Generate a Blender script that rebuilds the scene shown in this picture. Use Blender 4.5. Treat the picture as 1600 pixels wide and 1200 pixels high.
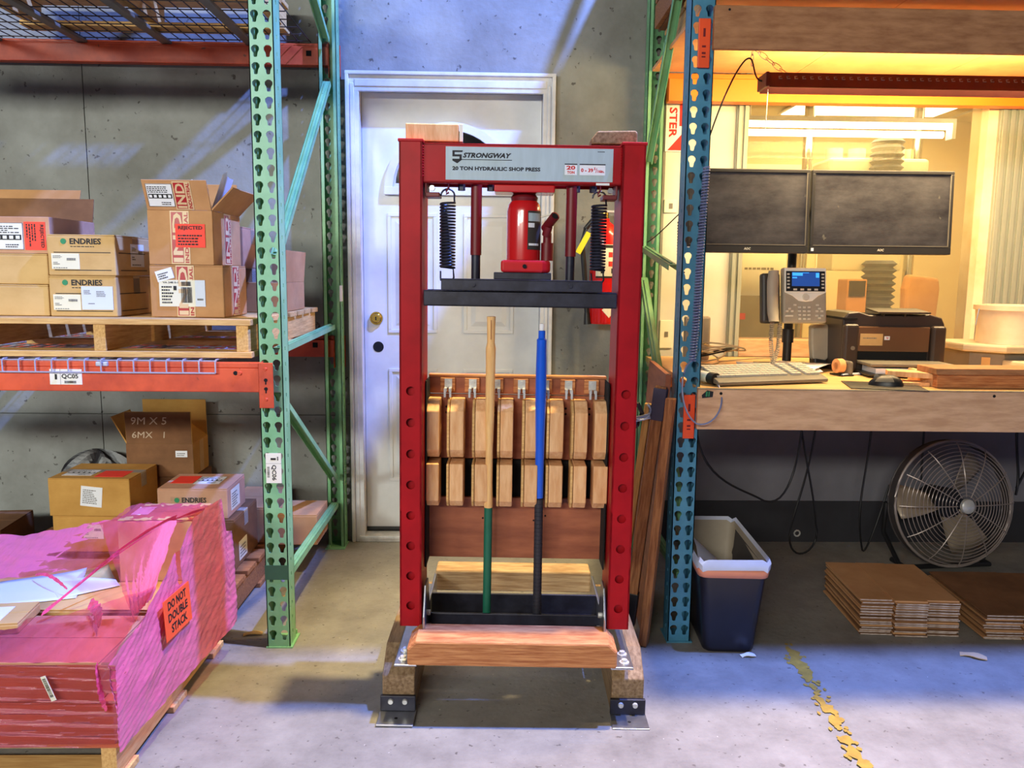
import bpy, bmesh, math, random
from mathutils import Vector, Matrix
random.seed(7)
for o in list(bpy.data.objects): bpy.data.objects.remove(o)
SC = bpy.context.scene
COL = SC.collection
R = math.radians

# ---------------------------------------------------------------- camera
def make_camera():
    yaw, pitch, roll = R(1.394), R(7.727), R(0.603)
    f = Vector((math.sin(yaw)*math.cos(pitch), math.cos(yaw)*math.cos(pitch), -math.sin(pitch)))
    r = Vector((math.cos(yaw), -math.sin(yaw), 0)); u = r.cross(f)
    r2 = r*math.cos(roll) + u*math.sin(roll); u2 = -r*math.sin(roll) + u*math.cos(roll)
    cd = bpy.data.cameras.new('camera'); co = bpy.data.objects.new('camera', cd); COL.objects.link(co)
    cd.sensor_width = 36; cd.lens = 36*1263.3/1600; cd.clip_start = .05
    m = Matrix((r2, u2, -f)).transposed().to_4x4(); m.translation = (0, 0, 1.257)
    co.matrix_world = m
    SC.camera = co
make_camera()

# ---------------------------------------------------------------- world, lights, exposure
W = bpy.data.worlds.new('world'); SC.world = W; W.use_nodes = True
W.node_tree.nodes['Background'].inputs[0].default_value = (.80, .82, 1.0, 1)
W.node_tree.nodes['Background'].inputs[1].default_value = .07
SC.view_settings.view_transform = 'Standard'; SC.view_settings.look = 'None'
SC.view_settings.gamma = 1; SC.view_settings.use_curve_mapping = False
SC.view_settings.exposure = 0.06

def light(kind, name, loc, energy, color, target=None, size=.2, size_y=None, **kw):
    d = bpy.data.lights.new(name, kind); d.energy = energy; d.color = color
    if kind == 'AREA':
        d.size = size
        if size_y: d.shape = 'RECTANGLE'; d.size_y = size_y
    else: d.shadow_soft_size = size
    for k, v in kw.items(): setattr(d, k, v)
    o = bpy.data.objects.new(name, d); COL.objects.link(o); o.location = loc
    if target is not None:
        o.rotation_euler = (Vector(target) - Vector(loc)).to_track_quat('-Z', 'Y').to_euler()
    return o
# cool high-bay lamp over the right rack, warm one over the aisle, and a far warm strip behind the camera
light('POINT', 'cool_bay_lamp', (1.50, 2.08, 4.56), 2050, (.17, .30, 1.0), size=.05)
light('SPOT', 'warm_bay_lamp', (.80, 2.30, 6.0), 2350, (1.0, .75, .34), (.72, 2.05, 0), .10, spot_size=R(42), spot_blend=.7)
light('AREA', 'far_cross_aisle_light', (-4.6, -3.4, 3.0), 46, (.93, 1.0, .94), (-2.6, 3.7, 1.6), 1.6, .5, spread=R(64))
light('AREA', 'far_aisle_lights', (-2.2, -4.6, 3.15), 270, (1.0, .94, .82), (-1.0, 3.4, 1.2), 2.6, .5)

# ---------------------------------------------------------------- mesh builder
class MB:
    def __init__(s): s.v = []; s.f = []
    def add(s, vs, fs):
        n = len(s.v); s.v += [tuple(p) for p in vs]; s.f += [tuple(i+n for i in f) for f in fs]; return s
    def box(s, x0, x1, y0, y1, z0, z1, M=None):
        vs = [Vector((x, y, z)) for z in (z0, z1) for y in (y0, y1) for x in (x0, x1)]
        if M is not None: vs = [M @ p for p in vs]
        return s.add(vs, [(0,2,3,1),(4,5,7,6),(0,1,5,4),(2,6,7,3),(0,4,6,2),(1,3,7,5)])
    def quad(s, *p): return s.add(p, [tuple(range(len(p)))])
    def prism(s, poly, a, b, axis='x'):
        n = len(poly)
        def P(q, t):
            return {'x': (t, q[0], q[1]), 'y': (q[0], t, q[1]), 'z': (q[0], q[1], t)}[axis]
        vs = [P(q, a) for q in poly] + [P(q, b) for q in poly]
        fs = [tuple(range(n))[::-1], tuple(range(n, 2*n))] + [(i, (i+1) % n, (i+1) % n+n, i+n) for i in range(n)]
        return s.add(vs, fs)
    def cyl(s, p0, p1, r0, r1=None, n=14, caps=True):
        r1 = r0 if r1 is None else r1
        p0 = Vector(p0); p1 = Vector(p1); q = (p1-p0).to_track_quat('Z', 'Y')
        vs = []
        for p, r in ((p0, r0), (p1, r1)):
            vs += [p + q @ Vector((r*math.cos(2*math.pi*i/n), r*math.sin(2*math.pi*i/n), 0)) for i in range(n)]
        fs = [(i, (i+1) % n, (i+1) % n+n, i+n) for i in range(n)]
        if caps: fs += [tuple(range(n))[::-1], tuple(range(n, 2*n))]
        return s.add(vs, fs)
    def tube(s, pts, r, n=6):
        pts = [Vector(p) for p in pts]; vs = []; up = Vector((.13, .21, .97))
        for i, p in enumerate(pts):
            t = (pts[min(i+1, len(pts)-1)] - pts[max(i-1, 0)])
            if t.length < 1e-9: t = Vector((0, 0, 1))
            t.normalize(); a = t.cross(up)
            if a.length < .05: a = t.cross(Vector((1, 0, 0)))
            a.normalize(); b = t.cross(a)
            vs += [p + a*r*math.cos(2*math.pi*k/n) + b*r*math.sin(2*math.pi*k/n) for k in range(n)]
        m = len(pts)
        fs = [(i*n+k, i*n+(k+1) % n, (i+1)*n+(k+1) % n, (i+1)*n+k) for i in range(m-1) for k in range(n)]
        fs += [tuple(range(n))[::-1], tuple(range((m-1)*n, m*n))]
        return s.add(vs, fs)
    def lathe(s, prof, n=20, M=None):
        vs = []
        for r, z in prof:
            vs += [Vector((r*math.cos(2*math.pi*k/n), r*math.sin(2*math.pi*k/n), z)) for k in range(n)]
        if M is not None: vs = [M @ p for p in vs]
        m = len(prof)
        fs = [(i*n+k, i*n+(k+1) % n, (i+1)*n+(k+1) % n, (i+1)*n+k) for i in range(m-1) for k in range(n)]
        fs += [tuple(range(n))[::-1], tuple(range((m-1)*n, m*n))]
        return s.add(vs, fs)
    def grid(s, fn, nu, nv):
        vs = [fn(i/nu, j/nv) for j in range(nv+1) for i in range(nu+1)]
        return s.add(vs, [(j*(nu+1)+i, j*(nu+1)+i+1, (j+1)*(nu+1)+i+1, (j+1)*(nu+1)+i) for j in range(nv) for i in range(nu)])
    def perf(s, O, U, V, cu, cv, nu, nv, hole):
        """sheet of nu x nv cells, each with one punched hole (polygon around the cell centre)"""
        O = Vector(O); U = Vector(U); V = Vector(V); n = len(hole)
        rim = []
        for x, y in hole:
            k = min(cu/2/max(abs(x), 1e-6), cv/2/max(abs(y), 1e-6)); rim.append((x*k, y*k))
        # cell corners are snapped onto the nearest rim direction
        for cx, cy in ((1,1),(1,-1),(-1,1),(-1,-1)):
            i = min(range(n), key=lambda i: (rim[i][0]-cx*cu/2)**2+(rim[i][1]-cy*cv/2)**2); rim[i] = (cx*cu/2, cy*cv/2)
        for a in range(nu):
            for b in range(nv):
                c = O + U*((a+.5)*cu) + V*((b+.5)*cv)
                vs = [c+U*x+V*y for x, y in rim] + [c+U*x+V*y for x, y in hole]
                s.add(vs, [(i, (i+1) % n, (i+1) % n+n, i+n) for i in range(n)])
        return s
    def mesh(s, name):
        m = bpy.data.meshes.new(name); m.from_pydata(s.v, [], s.f); m.update(); return m
    def build(s, name, mat, parent=None, smooth=False, bevel=0, solid=0, loc=None, merge=False, seg=2):
        m = s.mesh(name)
        bm = bmesh.new(); bm.from_mesh(m)
        if merge: bmesh.ops.remove_doubles(bm, verts=bm.verts, dist=1e-5)
        if not solid: bmesh.ops.recalc_face_normals(bm, faces=bm.faces)
        bm.to_mesh(m); bm.free()
        return obj(name, m, mat, parent, smooth, bevel, solid, loc, seg)
def obj(name, m, mat, parent=None, smooth=False, bevel=0, solid=0, loc=None, seg=2):
    o = bpy.data.objects.new(name, m); COL.objects.link(o)
    if mat and not m.materials: m.materials.append(mat)
    if smooth:
        for p in m.polygons: p.use_smooth = True
        try: m.set_sharp_from_angle(angle=R(40))
        except Exception: pass
    if solid:
        d = o.modifiers.new('s', 'SOLIDIFY'); d.thickness = abs(solid); d.offset = -1 if solid > 0 else 1
    if bevel:
        d = o.modifiers.new('b', 'BEVEL'); d.width = bevel; d.segments = seg; d.limit_method = 'ANGLE'; d.angle_limit = R(50)
    if parent: o.parent = parent
    if loc: o.location = loc
    return o
def tag(o, label=None, cat=None, group=None, kind=None):
    if label: o['label'] = label
    if cat: o['category'] = cat
    if group: o['group'] = group
    if kind: o['kind'] = kind
    return o
def thing(name, label, cat, loc=(0,0,0), rz=0, group=None, kind=None, rot=None):
    o = bpy.data.objects.new(name, None); COL.objects.link(o); o.empty_display_size = .05
    o.location = loc; o.rotation_euler = rot if rot else (0, 0, R(rz))
    return tag(o, label, cat, group, kind)
def dup(root, loc=None, rz=None, label=None):
    r = root.copy(); COL.objects.link(r)
    if loc is not None: r.location = loc
    if rz is not None: r.rotation_euler = (0, 0, R(rz))
    if label: r['label'] = label
    for ch in list(root.children):
        c = ch.copy(); COL.objects.link(c); c.parent = r
        for g in list(ch.children):
            d = g.copy(); COL.objects.link(d); d.parent = c
    return r

# ---------------------------------------------------------------- materials
def lin(c): return tuple((x/12.92 if x <= .04045 else ((x+.055)/1.055)**2.4) for x in (c[0]/255, c[1]/255, c[2]/255))
def mat(name, c, rough=.6, metal=0, var=.12, scale=9, stretch=(1,1,1), bump=0, bscale=60, c2=None, rnd=0, spec=.5,
        specks=None, flecks=None, nrough=.62, lo=.38, hi=.66, coat=0, detail=5):
    m = bpy.data.materials.new(name); m.use_nodes = True; nt = m.node_tree; N = nt.nodes; L = nt.links
    b = N['Principled BSDF']; a = lin(c)
    e = lin(c2) if c2 else tuple(x*(1-var*2) for x in a)
    tc = N.new('ShaderNodeTexCoord'); mp = N.new('ShaderNodeMapping'); mp.inputs['Scale'].default_value = stretch
    L.new(tc.outputs['Object'], mp.inputs[0])
    nz = N.new('ShaderNodeTexNoise'); nz.inputs['Scale'].default_value = scale; nz.inputs['Detail'].default_value = detail
    nz.inputs['Roughness'].default_value = nrough
    L.new(mp.outputs[0], nz.inputs[0])
    rp = N.new('ShaderNodeValToRGB'); rp.color_ramp.elements[0].position = lo; rp.color_ramp.elements[1].position = hi
    rp.color_ramp.elements[0].color = (*e, 1); rp.color_ramp.elements[1].color = (*a, 1)
    L.new(nz.outputs[0], rp.inputs[0]); out = rp.outputs[0]
    for sp in (specks, flecks):
        if not sp: continue
        sc, thr, col = sp
        n3 = N.new('ShaderNodeTexNoise'); n3.inputs['Scale'].default_value = sc; n3.inputs['Detail'].default_value = 3
        L.new(tc.outputs['Object'], n3.inputs[0])
        r3 = N.new('ShaderNodeValToRGB'); r3.color_ramp.elements[0].position = thr; r3.color_ramp.elements[1].position = thr+.04
        L.new(n3.outputs[0], r3.inputs[0])
        mx = N.new('ShaderNodeMix'); mx.data_type = 'RGBA'; mx.inputs[7].default_value = (*lin(col), 1)
        L.new(r3.outputs[0], mx.inputs[0]); L.new(out, mx.inputs[6]); out = mx.outputs[2]
    if rnd:
        oi = N.new('ShaderNodeObjectInfo'); hs = N.new('ShaderNodeHueSaturation')
        mr = N.new('ShaderNodeMapRange'); mr.inputs[3].default_value = 1-rnd; mr.inputs[4].default_value = 1+rnd
        L.new(oi.outputs['Random'], mr.inputs[0]); L.new(mr.outputs[0], hs.inputs['Value']); L.new(out, hs.inputs['Color']); out = hs.outputs[0]
    L.new(out, b.inputs['Base Color'])
    b.inputs['Roughness'].default_value = rough; b.inputs['Metallic'].default_value = metal
    b.inputs['Specular IOR Level'].default_value = spec; b.inputs['Coat Weight'].default_value = coat
    if bump:
        n2 = N.new('ShaderNodeTexNoise'); n2.inputs['Scale'].default_value = bscale; n2.inputs['Detail'].default_value = 4
        L.new(mp.outputs[0], n2.inputs[0]); bp = N.new('ShaderNodeBump'); bp.inputs['Strength'].default_value = bump; bp.inputs['Distance'].default_value = .004
        L.new(n2.outputs[0], bp.inputs['Height']); L.new(bp.outputs[0], b.inputs['Normal'])
    return m
def emit(name, c, st):
    m = bpy.data.materials.new(name); m.use_nodes = True; b = m.node_tree.nodes['Principled BSDF']
    b.inputs['Base Color'].default_value = (*lin(c), 1); b.inputs['Emission Color'].default_value = (*lin(c), 1); b.inputs['Emission Strength'].default_value = st
    return m
def glassy(name, tint, op, rough=.05, ior=1.45, streak=None, base=None, bump=0):
    """thin sheet: see-through tint mixed with a glossy coloured skin"""
    m = bpy.data.materials.new(name); m.use_nodes = True; nt = m.node_tree; N = nt.nodes; L = nt.links
    b = N['Principled BSDF']; o = N['Material Output']
    b.inputs['Base Color'].default_value = (*lin(base or tint), 1); b.inputs['Roughness'].default_value = rough
    t = N.new('ShaderNodeBsdfTransparent'); t.inputs[0].default_value = (*lin(tint), 1)
    mx = N.new('ShaderNodeMixShader'); L.new(t.outputs[0], mx.inputs[1]); L.new(b.outputs[0], mx.inputs[2]); L.new(mx.outputs[0], o.inputs[0])
    lw = N.new('ShaderNodeFresnel'); lw.inputs[0].default_value = ior
    ad = N.new('ShaderNodeMath'); ad.operation = 'ADD'; ad.use_clamp = True; ad.inputs[1].default_value = op
    L.new(lw.outputs[0], ad.inputs[0]); fac = ad.outputs[0]
    if streak:
        tc = N.new('ShaderNodeTexCoord'); mp = N.new('ShaderNodeMapping'); mp.inputs['Scale'].default_value = streak
        L.new(tc.outputs['Object'], mp.inputs[0]); nz = N.new('ShaderNodeTexNoise'); nz.inputs['Scale'].default_value = 6; nz.inputs['Detail'].default_value = 6
        L.new(mp.outputs[0], nz.inputs[0])
        mr = N.new('ShaderNodeMapRange'); mr.inputs[1].default_value = .35; mr.inputs[2].default_value = .7; mr.inputs[3].default_value = -.06; mr.inputs[4].default_value = .14
        L.new(nz.outputs[0], mr.inputs[0]); a2 = N.new('ShaderNodeMath'); a2.operation = 'ADD'; a2.use_clamp = True
        L.new(fac, a2.inputs[0]); L.new(mr.outputs[0], a2.inputs[1]); fac = a2.outputs[0]
        if bump:
            bp = N.new('ShaderNodeBump'); bp.inputs['Strength'].default_value = bump; bp.inputs['Distance'].default_value = .03
            L.new(nz.outputs[0], bp.inputs['Height']); L.new(bp.outputs[0], b.inputs['Normal'])
    L.new(fac, mx.inputs[0])
    return m
M = {}
M['floor'] = mat('concrete_floor', (146,144,138), .5, scale=3.2, c2=(104,101,97), bump=.35, bscale=48, detail=10, lo=.28, hi=.66, specks=(52, .66, (92,88,84)), flecks=(85,.73,(196,192,184)), nrough=.76)
M['wall'] = mat('concrete_wall', (150,152,148), .85, scale=2.6, c2=(112,112,106), bump=.8, bscale=34, detail=8, lo=.3, hi=.72, specks=(34, .68, (84,82,78)))
M['wallpaint'] = mat('painted_wall', (214,212,200), .7, var=.05, scale=3, bump=.05)
M['walllow'] = mat('shaded_lower_wall', (120,120,128), .75, var=.08, scale=4, bump=.08)  # same wall as above, greyed to carry the shade under the desk
M['base'] = mat('rubber_base', (46,46,52), .6, var=.1)
M['office'] = mat('office_wall', (226,200,146), .8, var=.04, scale=2)
M['ceil'] = mat('ceiling_tile', (222,208,176), .85, var=.05, scale=20)
M['doorw'] = mat('door_white', (224,226,226), .38, var=.03, scale=3, c2=(206,208,208))
M['trim'] = mat('trim_white', (226,226,228), .45, var=.05, scale=6, c2=(198,198,202))
M['frame'] = mat('window_frame_grey', (158,164,154), .4, var=.06, stretch=(14,14,.6))
M['brass'] = mat('brass', (214,178,92), .25, 1, var=.1)
M['black'] = mat('black_steel', (50,52,68), .42, .3, var=.2, scale=14, c2=(32,32,44), bump=.08)
M['plblack'] = mat('black_plastic', (30,30,32), .42, var=.12)
M['dark'] = mat('dark_void', (9,9,11), .9, var=.1)
M['steel'] = mat('steel', (176,178,184), .32, .9, var=.12, scale=18)
M['zinc'] = mat('zinc', (222,224,222), .35, .4, var=.12, scale=25)
M['grn'] = mat('rack_green', (134,190,142), .42, var=.1, scale=7, c2=(110,168,120), specks=(60,.73,(70,100,76)))
M['dgrn'] = mat('dark_green_base', (44,92,66), .5, var=.1)
M['blu'] = mat('rack_blue', (78,146,174), .42, var=.1, scale=7, c2=(58,120,152), specks=(60,.73,(34,66,84)))
M['org'] = mat('rack_orange', (222,86,46), .42, var=.08, scale=8, c2=(186,62,34), specks=(42,.70,(120,56,36)))
M['clip'] = mat('clip_orange', (240,84,34), .45, var=.05)
M['orgshelf'] = mat('beam_orange', (250,130,30), .45, var=.05, scale=5)
M['red'] = mat('press_red', (176,14,26), .45, var=.06, scale=6, c2=(154,10,22), coat=.0, spec=.2)
M['redj'] = mat('jack_red', (206,28,32), .25, var=.06, scale=8, coat=.5)
M['dred'] = mat('dark_red', (112,14,24), .45, var=.1)
def wood(name, c, c2, st, rough=.7, rnd=.06, sc=5, bump=.18): return mat(name, c, rough, scale=sc, c2=c2, stretch=st, bump=bump, bscale=22, rnd=rnd, detail=7, lo=.36, hi=.62, spec=.3)
M['pallet'] = wood('pallet_wood', (226,186,122), (196,150,92), (2,26,26), rnd=.1)
M['palletd'] = wood('pallet_wood_dark', (170,118,72), (132,84,50), (2,26,26), rnd=.1)
M['palletY'] = wood('pallet_wood_y', (226,184,118), (198,150,90), (26,2,26), rnd=.1)
M['ply'] = mat('plywood', (170,100,66), .6, scale=3.2, c2=(134,72,46), stretch=(1.6,2,7), bump=.08, bscale=20, detail=7, lo=.34, hi=.66, specks=(11,.72,(92,44,32)))
M['pine'] = wood('pine_block', (234,188,138), (216,160,108), (14,14,2.2), rnd=.05)
M['pinex'] = wood('pine_beam', (204,142,92), (160,94,56), (2,9,30), rnd=.03)
M['pinedark'] = wood('grey_foot_timber', (150,126,96), (112,88,62), (22,2,22), rnd=.04)
M['pinegrey'] = wood('weathered_pine', (196,168,130), (160,128,92), (2,9,30), rnd=.03)
M['shelfwood'] = wood('shelf_board', (176,128,88), (146,100,66), (2,8,9), rnd=.03, bump=.06)
M['fascia'] = wood('desk_fascia', (216,176,138), (190,148,112), (1.6,8,9), rnd=.02, bump=.06)
M['desk'] = wood('desk_top', (232,190,130), (214,168,108), (2,14,14), rnd=.02, rough=.45, bump=.05)
M['under'] = mat('shelf_underside', (238,176,118), .8, var=.05, scale=5, c2=(222,156,100))
M['tool'] = wood('leaning_timber', (176,122,76), (128,78,46), (24,24,1.8), rnd=.08)
M['toollt'] = wood('leaning_timber_light', (222,178,112), (196,146,84), (24,24,1.8), rnd=.04)
M['hick'] = wood('hickory', (240,196,132), (222,168,104), (30,30,2), rough=.4, rnd=0, bump=.04)
M['bluep'] = mat('blue_fibreglass', (18,92,226), .3, var=.05, coat=.3)
M['gripg'] = mat('green_grip', (20,104,80), .55, var=.08, scale=20)
M['gripk'] = mat('black_grip', (42,42,52), .6, var=.1, scale=20)
def card(name, c, c2): return mat(name, c, .82, scale=5, c2=c2, bump=.10, bscale=26, rnd=.04, spec=.25, detail=6, stretch=(1,1,1.4))
M['card'] = card('cardboard', (200,152,106), (180,132,88))
M['cardy'] = card('cardboard_yellow', (206,158,84), (186,138,68))
M['cardt'] = card('cardboard_tan', (214,178,122), (196,158,102))
M['cardd'] = card('cardboard_dark', (138,98,66), (112,78,52))
M['cardp'] = card('cardboard_pinkish', (206,160,130), (186,140,112))
M['cardin'] = card('cardboard_inside', (190,136,80), (166,116,66))
M['paper'] = mat('paper_white', (234,236,240), .7, var=.02)
M['paperb'] = mat('paper_cool', (214,224,242), .7, var=.02)
M['paperc'] = mat('label_cream', (232,228,206), .6, var=.02)
M['ink'] = mat('ink_black', (28,26,26), .7, var=.05)
M['inkg'] = mat('ink_grey', (120,116,110), .7, var=.05)
M['inkr'] = mat('ink_red', (206,40,34), .7, var=.05)
M['inkgr'] = mat('ink_green', (46,140,92), .7, var=.05)
M['inkw'] = mat('chalk_white', (214,196,168), .8, var=.05)
M['fluo'] = mat('fluorescent_red_label', (255,62,40), .6, var=.03)
M['fluoo'] = mat('fluorescent_orange_label', (255,92,48), .6, var=.03)
M['tape'] = mat('red_print_tape', (178,34,40), .35, var=.05)
M['tapec'] = mat('cream_tape', (222,190,146), .35, var=.03)
M['clear'] = glassy('clear_tape', (250,244,232), .10, .15)
M['film'] = glassy('pink_stretch_film', (250,198,214), .04, .11, 1.42, streak=(5,1.2,3.2), base=(218,108,144), bump=.32)
M['filmf'] = glassy('pink_stretch_film_front', (232,172,174), .07, .17, 1.45, streak=(.5,1,11), base=(196,100,108), bump=.9)
M['filmd'] = glassy('pink_stretch_strand', (250,120,165), .35, .15, 1.5, streak=(4,4,4), base=(232,84,134), bump=.8)
M['glass'] = glassy('window_glass', (250,246,232), .02, .02, 1.45)
M['dglass'] = mat('dark_glass', (16,16,22), .08, var=.1)
M['plate'] = mat('sign_aluminium', (172,190,196), .5, .05, var=.06, scale=6, stretch=(8,1,1))
M['mon'] = mat('monitor_plastic', (44,42,42), .5, var=.12)
M['scr'] = mat('dusty_screen', (84,82,84), .4, scale=4, c2=(36,34,40), stretch=(1,1,2.6), detail=10, lo=.34, hi=.68, specks=(26,.69,(100,98,92)), nrough=.7)
M['bezel'] = mat('grey_bezel', (122,116,104), .45, var=.1)
M['phone'] = mat('phone_grey', (168,158,140), .5, var=.06)
M['phoned'] = mat('phone_dark', (60,56,52), .5, var=.06)
M['phonew'] = mat('phone_white', (238,234,222), .4, var=.02)
M['key'] = mat('key_grey', (206,200,186), .5, var=.03)
M['scrb'] = emit('phone_screen', (30,72,150), .6)
M['scrc'] = emit('phone_screen_cyan', (60,160,240), 1.0)
M['prt'] = mat('printer_brown_black', (62,50,44), .38, var=.1, scale=4)
M['prtl'] = mat('printer_panel', (110,78,54), .35, var=.08, scale=3)
M['tub'] = mat('tub_white', (236,222,196), .6, scale=3, c2=(214,180,132), lo=.25, hi=.55)
M['scale'] = mat('scale_beige', (196,184,156), .5, var=.06)
M['cable'] = mat('cable_black', (20,20,22), .5, var=.1)
M['cableb'] = mat('cable_bluegrey', (120,134,176), .35, var=.1)
M['cablew'] = mat('cable_cream', (214,200,160), .5, var=.05)
M['binp'] = mat('bin_black', (28,28,42), .35, var=.15, scale=6)
M['liner'] = mat('bin_liner', (206,216,238), .35, var=.05)
M['linero'] = mat('bin_rim_orange', (232,150,118), .5, var=.05)
M['fanc'] = mat('fan_cage', (168,156,150), .4, .4, var=.1)
M['fand'] = mat('fan_drum', (84,78,78), .5, .3, var=.1)
M['fanb'] = mat('fan_blade', (190,172,150), .4, .3, var=.12)
M['ext'] = mat('extinguisher_red', (222,24,22), .25, var=.04, coat=.5)
M['yel'] = mat('yellow_tag', (240,226,40), .5, var=.04)
M['yline'] = mat('yellow_floor_paint', (172,138,46), .7, var=.15, scale=30)
M['wire'] = mat('wire_zinc', (206,210,226), .35, .5, var=.06)
M['wiredk'] = mat('wire_dark', (70,62,62), .5, .4, var=.1)
M['cutedge'] = mat('cut_edge', (206,192,184), .85, scale=40, c2=(150,128,112), stretch=(1,1,6))
M['lamp'] = mat('lamp_housing', (122,58,36), .45, .2, var=.1)
M['tubelt'] = emit('lit_tube', (255,244,214), 9)
M['panellt'] = emit('lit_panel', (255,246,222), 5)
M['mach'] = mat('machine_cream', (236,228,192), .5, var=.04)
M['bell'] = mat('bellows_grey', (96,98,98), .6, var=.1)
M['rod'] = mat('polished_rod', (206,200,184), .18, .9, var=.05)
M['bagk'] = mat('black_bag', (30,26,28), .4, var=.2, bump=.6, bscale=20)
M['chip'] = mat('wood_chip', (216,178,112), .8, var=.1)
M['label'] = mat('bin_label', (236,234,222), .5, var=.02)
M['bluet'] = mat('blue_wrapped_head', (66,62,92), .6, var=.15, scale=12)

# ---------------------------------------------------------------- print helpers
BOLD = .028
def text_v(s, w, h, shear=0, bold=None):
    bold = BOLD if bold is None else bold
    c = bpy.data.curves.new('t', 'FONT'); c.body = s; c.shear = shear; c.resolution_u = 2; c.offset = bold
    o = bpy.data.objects.new('t', c); COL.objects.link(o)
    dg = bpy.context.evaluated_depsgraph_get(); m = bpy.data.meshes.new_from_object(o.evaluated_get(dg))
    vs = [v.co.copy() for v in m.vertices]; fs = [tuple(p.vertices) for p in m.polygons]
    bpy.data.objects.remove(o); bpy.data.curves.remove(c); bpy.data.meshes.remove(m)
    if not vs: return [], []
    x0 = min(v.x for v in vs); x1 = max(v.x for v in vs); y0 = min(v.y for v in vs); y1 = max(v.y for v in vs)
    return [((v.x-x0)/(x1-x0+1e-9)*w, (v.y-y0)/(y1-y0+1e-9)*h) for v in vs], fs
def print_on(mb, items, O, U, V, off):
    """items in metres on the plane O + U*x + V*y (O = lower-left corner)"""
    O = Vector(O); U = Vector(U).normalized(); V = Vector(V).normalized(); N = U.cross(V).normalized()
    P = lambda x, y: O + U*x + V*y + N*off
    for it in items:
        if it[0] == 't':
            _, s, x, y, w, h = it[:6]; vs, fs = text_v(s, w, h, it[6] if len(it) > 6 else 0)
            mb.add([P(x+a, y+b) for a, b in vs], fs)
        elif it[0] == 'r':
            _, x, y, w, h = it; mb.quad(P(x, y), P(x+w, y), P(x+w, y+h), P(x, y+h))
        elif it[0] == 'p': mb.quad(*[P(*q) for q in it[1]])
        elif it[0] == 'b':
            _, x, y, w, h = it; t = x; rr = random.Random(int(x*9999)+3)
            while t < x+w:
                d = w*rr.choice((.012, .02, .035)); mb.quad(P(t, y), P(t+d, y), P(t+d, y+h), P(t, y+h)); t += d+w*rr.choice((.014, .022))
        elif it[0] == 'm':       # lines of print too small to read
            _, x, y, w, h, n = it; rr = random.Random(int(y*99999)+n)
            for k in range(n):
                yy = y+h*(n-1-k)/n; t = x
                while t < x+w*rr.uniform(.6, 1):
                    d = w*rr.uniform(.05, .16); mb.quad(P(t, yy), P(t+d, yy), P(t+d, yy+h/n*.5), P(t, yy+h/n*.5)); t += d+w*.03
def lettering(parent, items, O, U, V, ink='ink', off=.0012, name='lettering'):
    mb = MB(); print_on(mb, items, O, U, V, off)
    m = mb.mesh(name); return obj(name, m, M[ink], parent)
def sticker(parent, O, U, V, w, h, stock='paper', items=(), ink='ink', name='label', th=.0008, label=None):
    O = Vector(O); U = Vector(U).normalized(); V = Vector(V).normalized(); N = U.cross(V).normalized()
    mb = MB(); c = [O, O+U*w, O+U*w+V*h, O+V*h]
    mb.add([p-N*.0005 for p in c]+[p+N*th for p in c], [(3,2,1,0),(4,5,6,7),(0,1,5,4),(1,2,6,5),(2,3,7,6),(3,0,4,7)])
    s = mb.build(name, M[stock], parent)
    if label: s['label'] = label
    if items: lettering(s, items, O, U, V, ink, th+.0006)
    return s

# ================================================================ SETTING
X, Y, Z = Vector((1,0,0)), Vector((0,1,0)), Vector((0,0,1))
WY = 3.72
fl = MB().box(-5, 6, -2.5, 7.2, -.12, 0).build('floor', M['floor']); tag(fl, 'worn grey concrete warehouse floor', kind='structure')
w = MB()
SEAM = -1.80
for x0, x1 in ((-4.5, SEAM-.002), (SEAM+.002, -.645)):
    for z0, z1 in ((-.02, .598), (.602, 2.498), (2.502, 4.6)): w.box(x0, x1, WY, WY+.2, z0, z1)
w.box(-.645, .265, WY, WY+.2, 2.115, 4.6); w.box(.265, .77, WY, WY+.2, -.02, 4.6); w.box(-4.5, -.645, WY+.01, WY+.2, -.02, 4.6)
tag(w.build('wall_back', M['wall']), 'pitted grey concrete wall around the white door', kind='structure')
w = MB()
WX0, WX1, WZ0, WZ1 = 1.10, 2.30, .95, 2.25
w.box(.77, WX0, WY, WY+.12, .84, 4.6); w.box(WX1, 5, WY, WY+.12, .84, 4.6); w.box(WX0, WX1, WY, WY+.12, WZ1, 4.6); w.box(WX0, WX1, WY, WY+.12, .84, WZ0)
tag(w.build('wall_office', M['wallpaint']), 'pale painted wall around the office window', kind='structure')
tag(MB().box(.77, 5, WY-.002, WY+.12, -.02, .84).build('wall_lower', M['walllow']), 'lower wall under the desk with its shade in the grey', kind='structure')
tag(MB().box(.77, 5, WY-.012, WY-.002, 0, .20).build('baseboard_back', M['base']), 'dark base strip along the wall under the desk', kind='structure')
# the lit office beyond the window
tag(MB().box(.5, 4.4, 6.7, 6.8, 0, 2.75).build('wall_office_rear', M['office']), 'warm yellow rear wall of the office', kind='structure')
tag(MB().box(.5, .6, WY+.12, 6.7, 0, 2.75).build('wall_office_left', M['office']), 'warm yellow left wall of the office', kind='structure')
tag(MB().box(4.3, 4.4, WY+.12, 6.7, 0, 2.75).build('wall_office_right', M['office']), 'warm yellow right wall of the office', kind='structure')
tag(MB().box(.5, 4.4, WY+.12, 6.8, 2.52, 2.62).build('ceiling_office', M['ceil']), 'cream tiled ceiling of the office', kind='structure')
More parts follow.
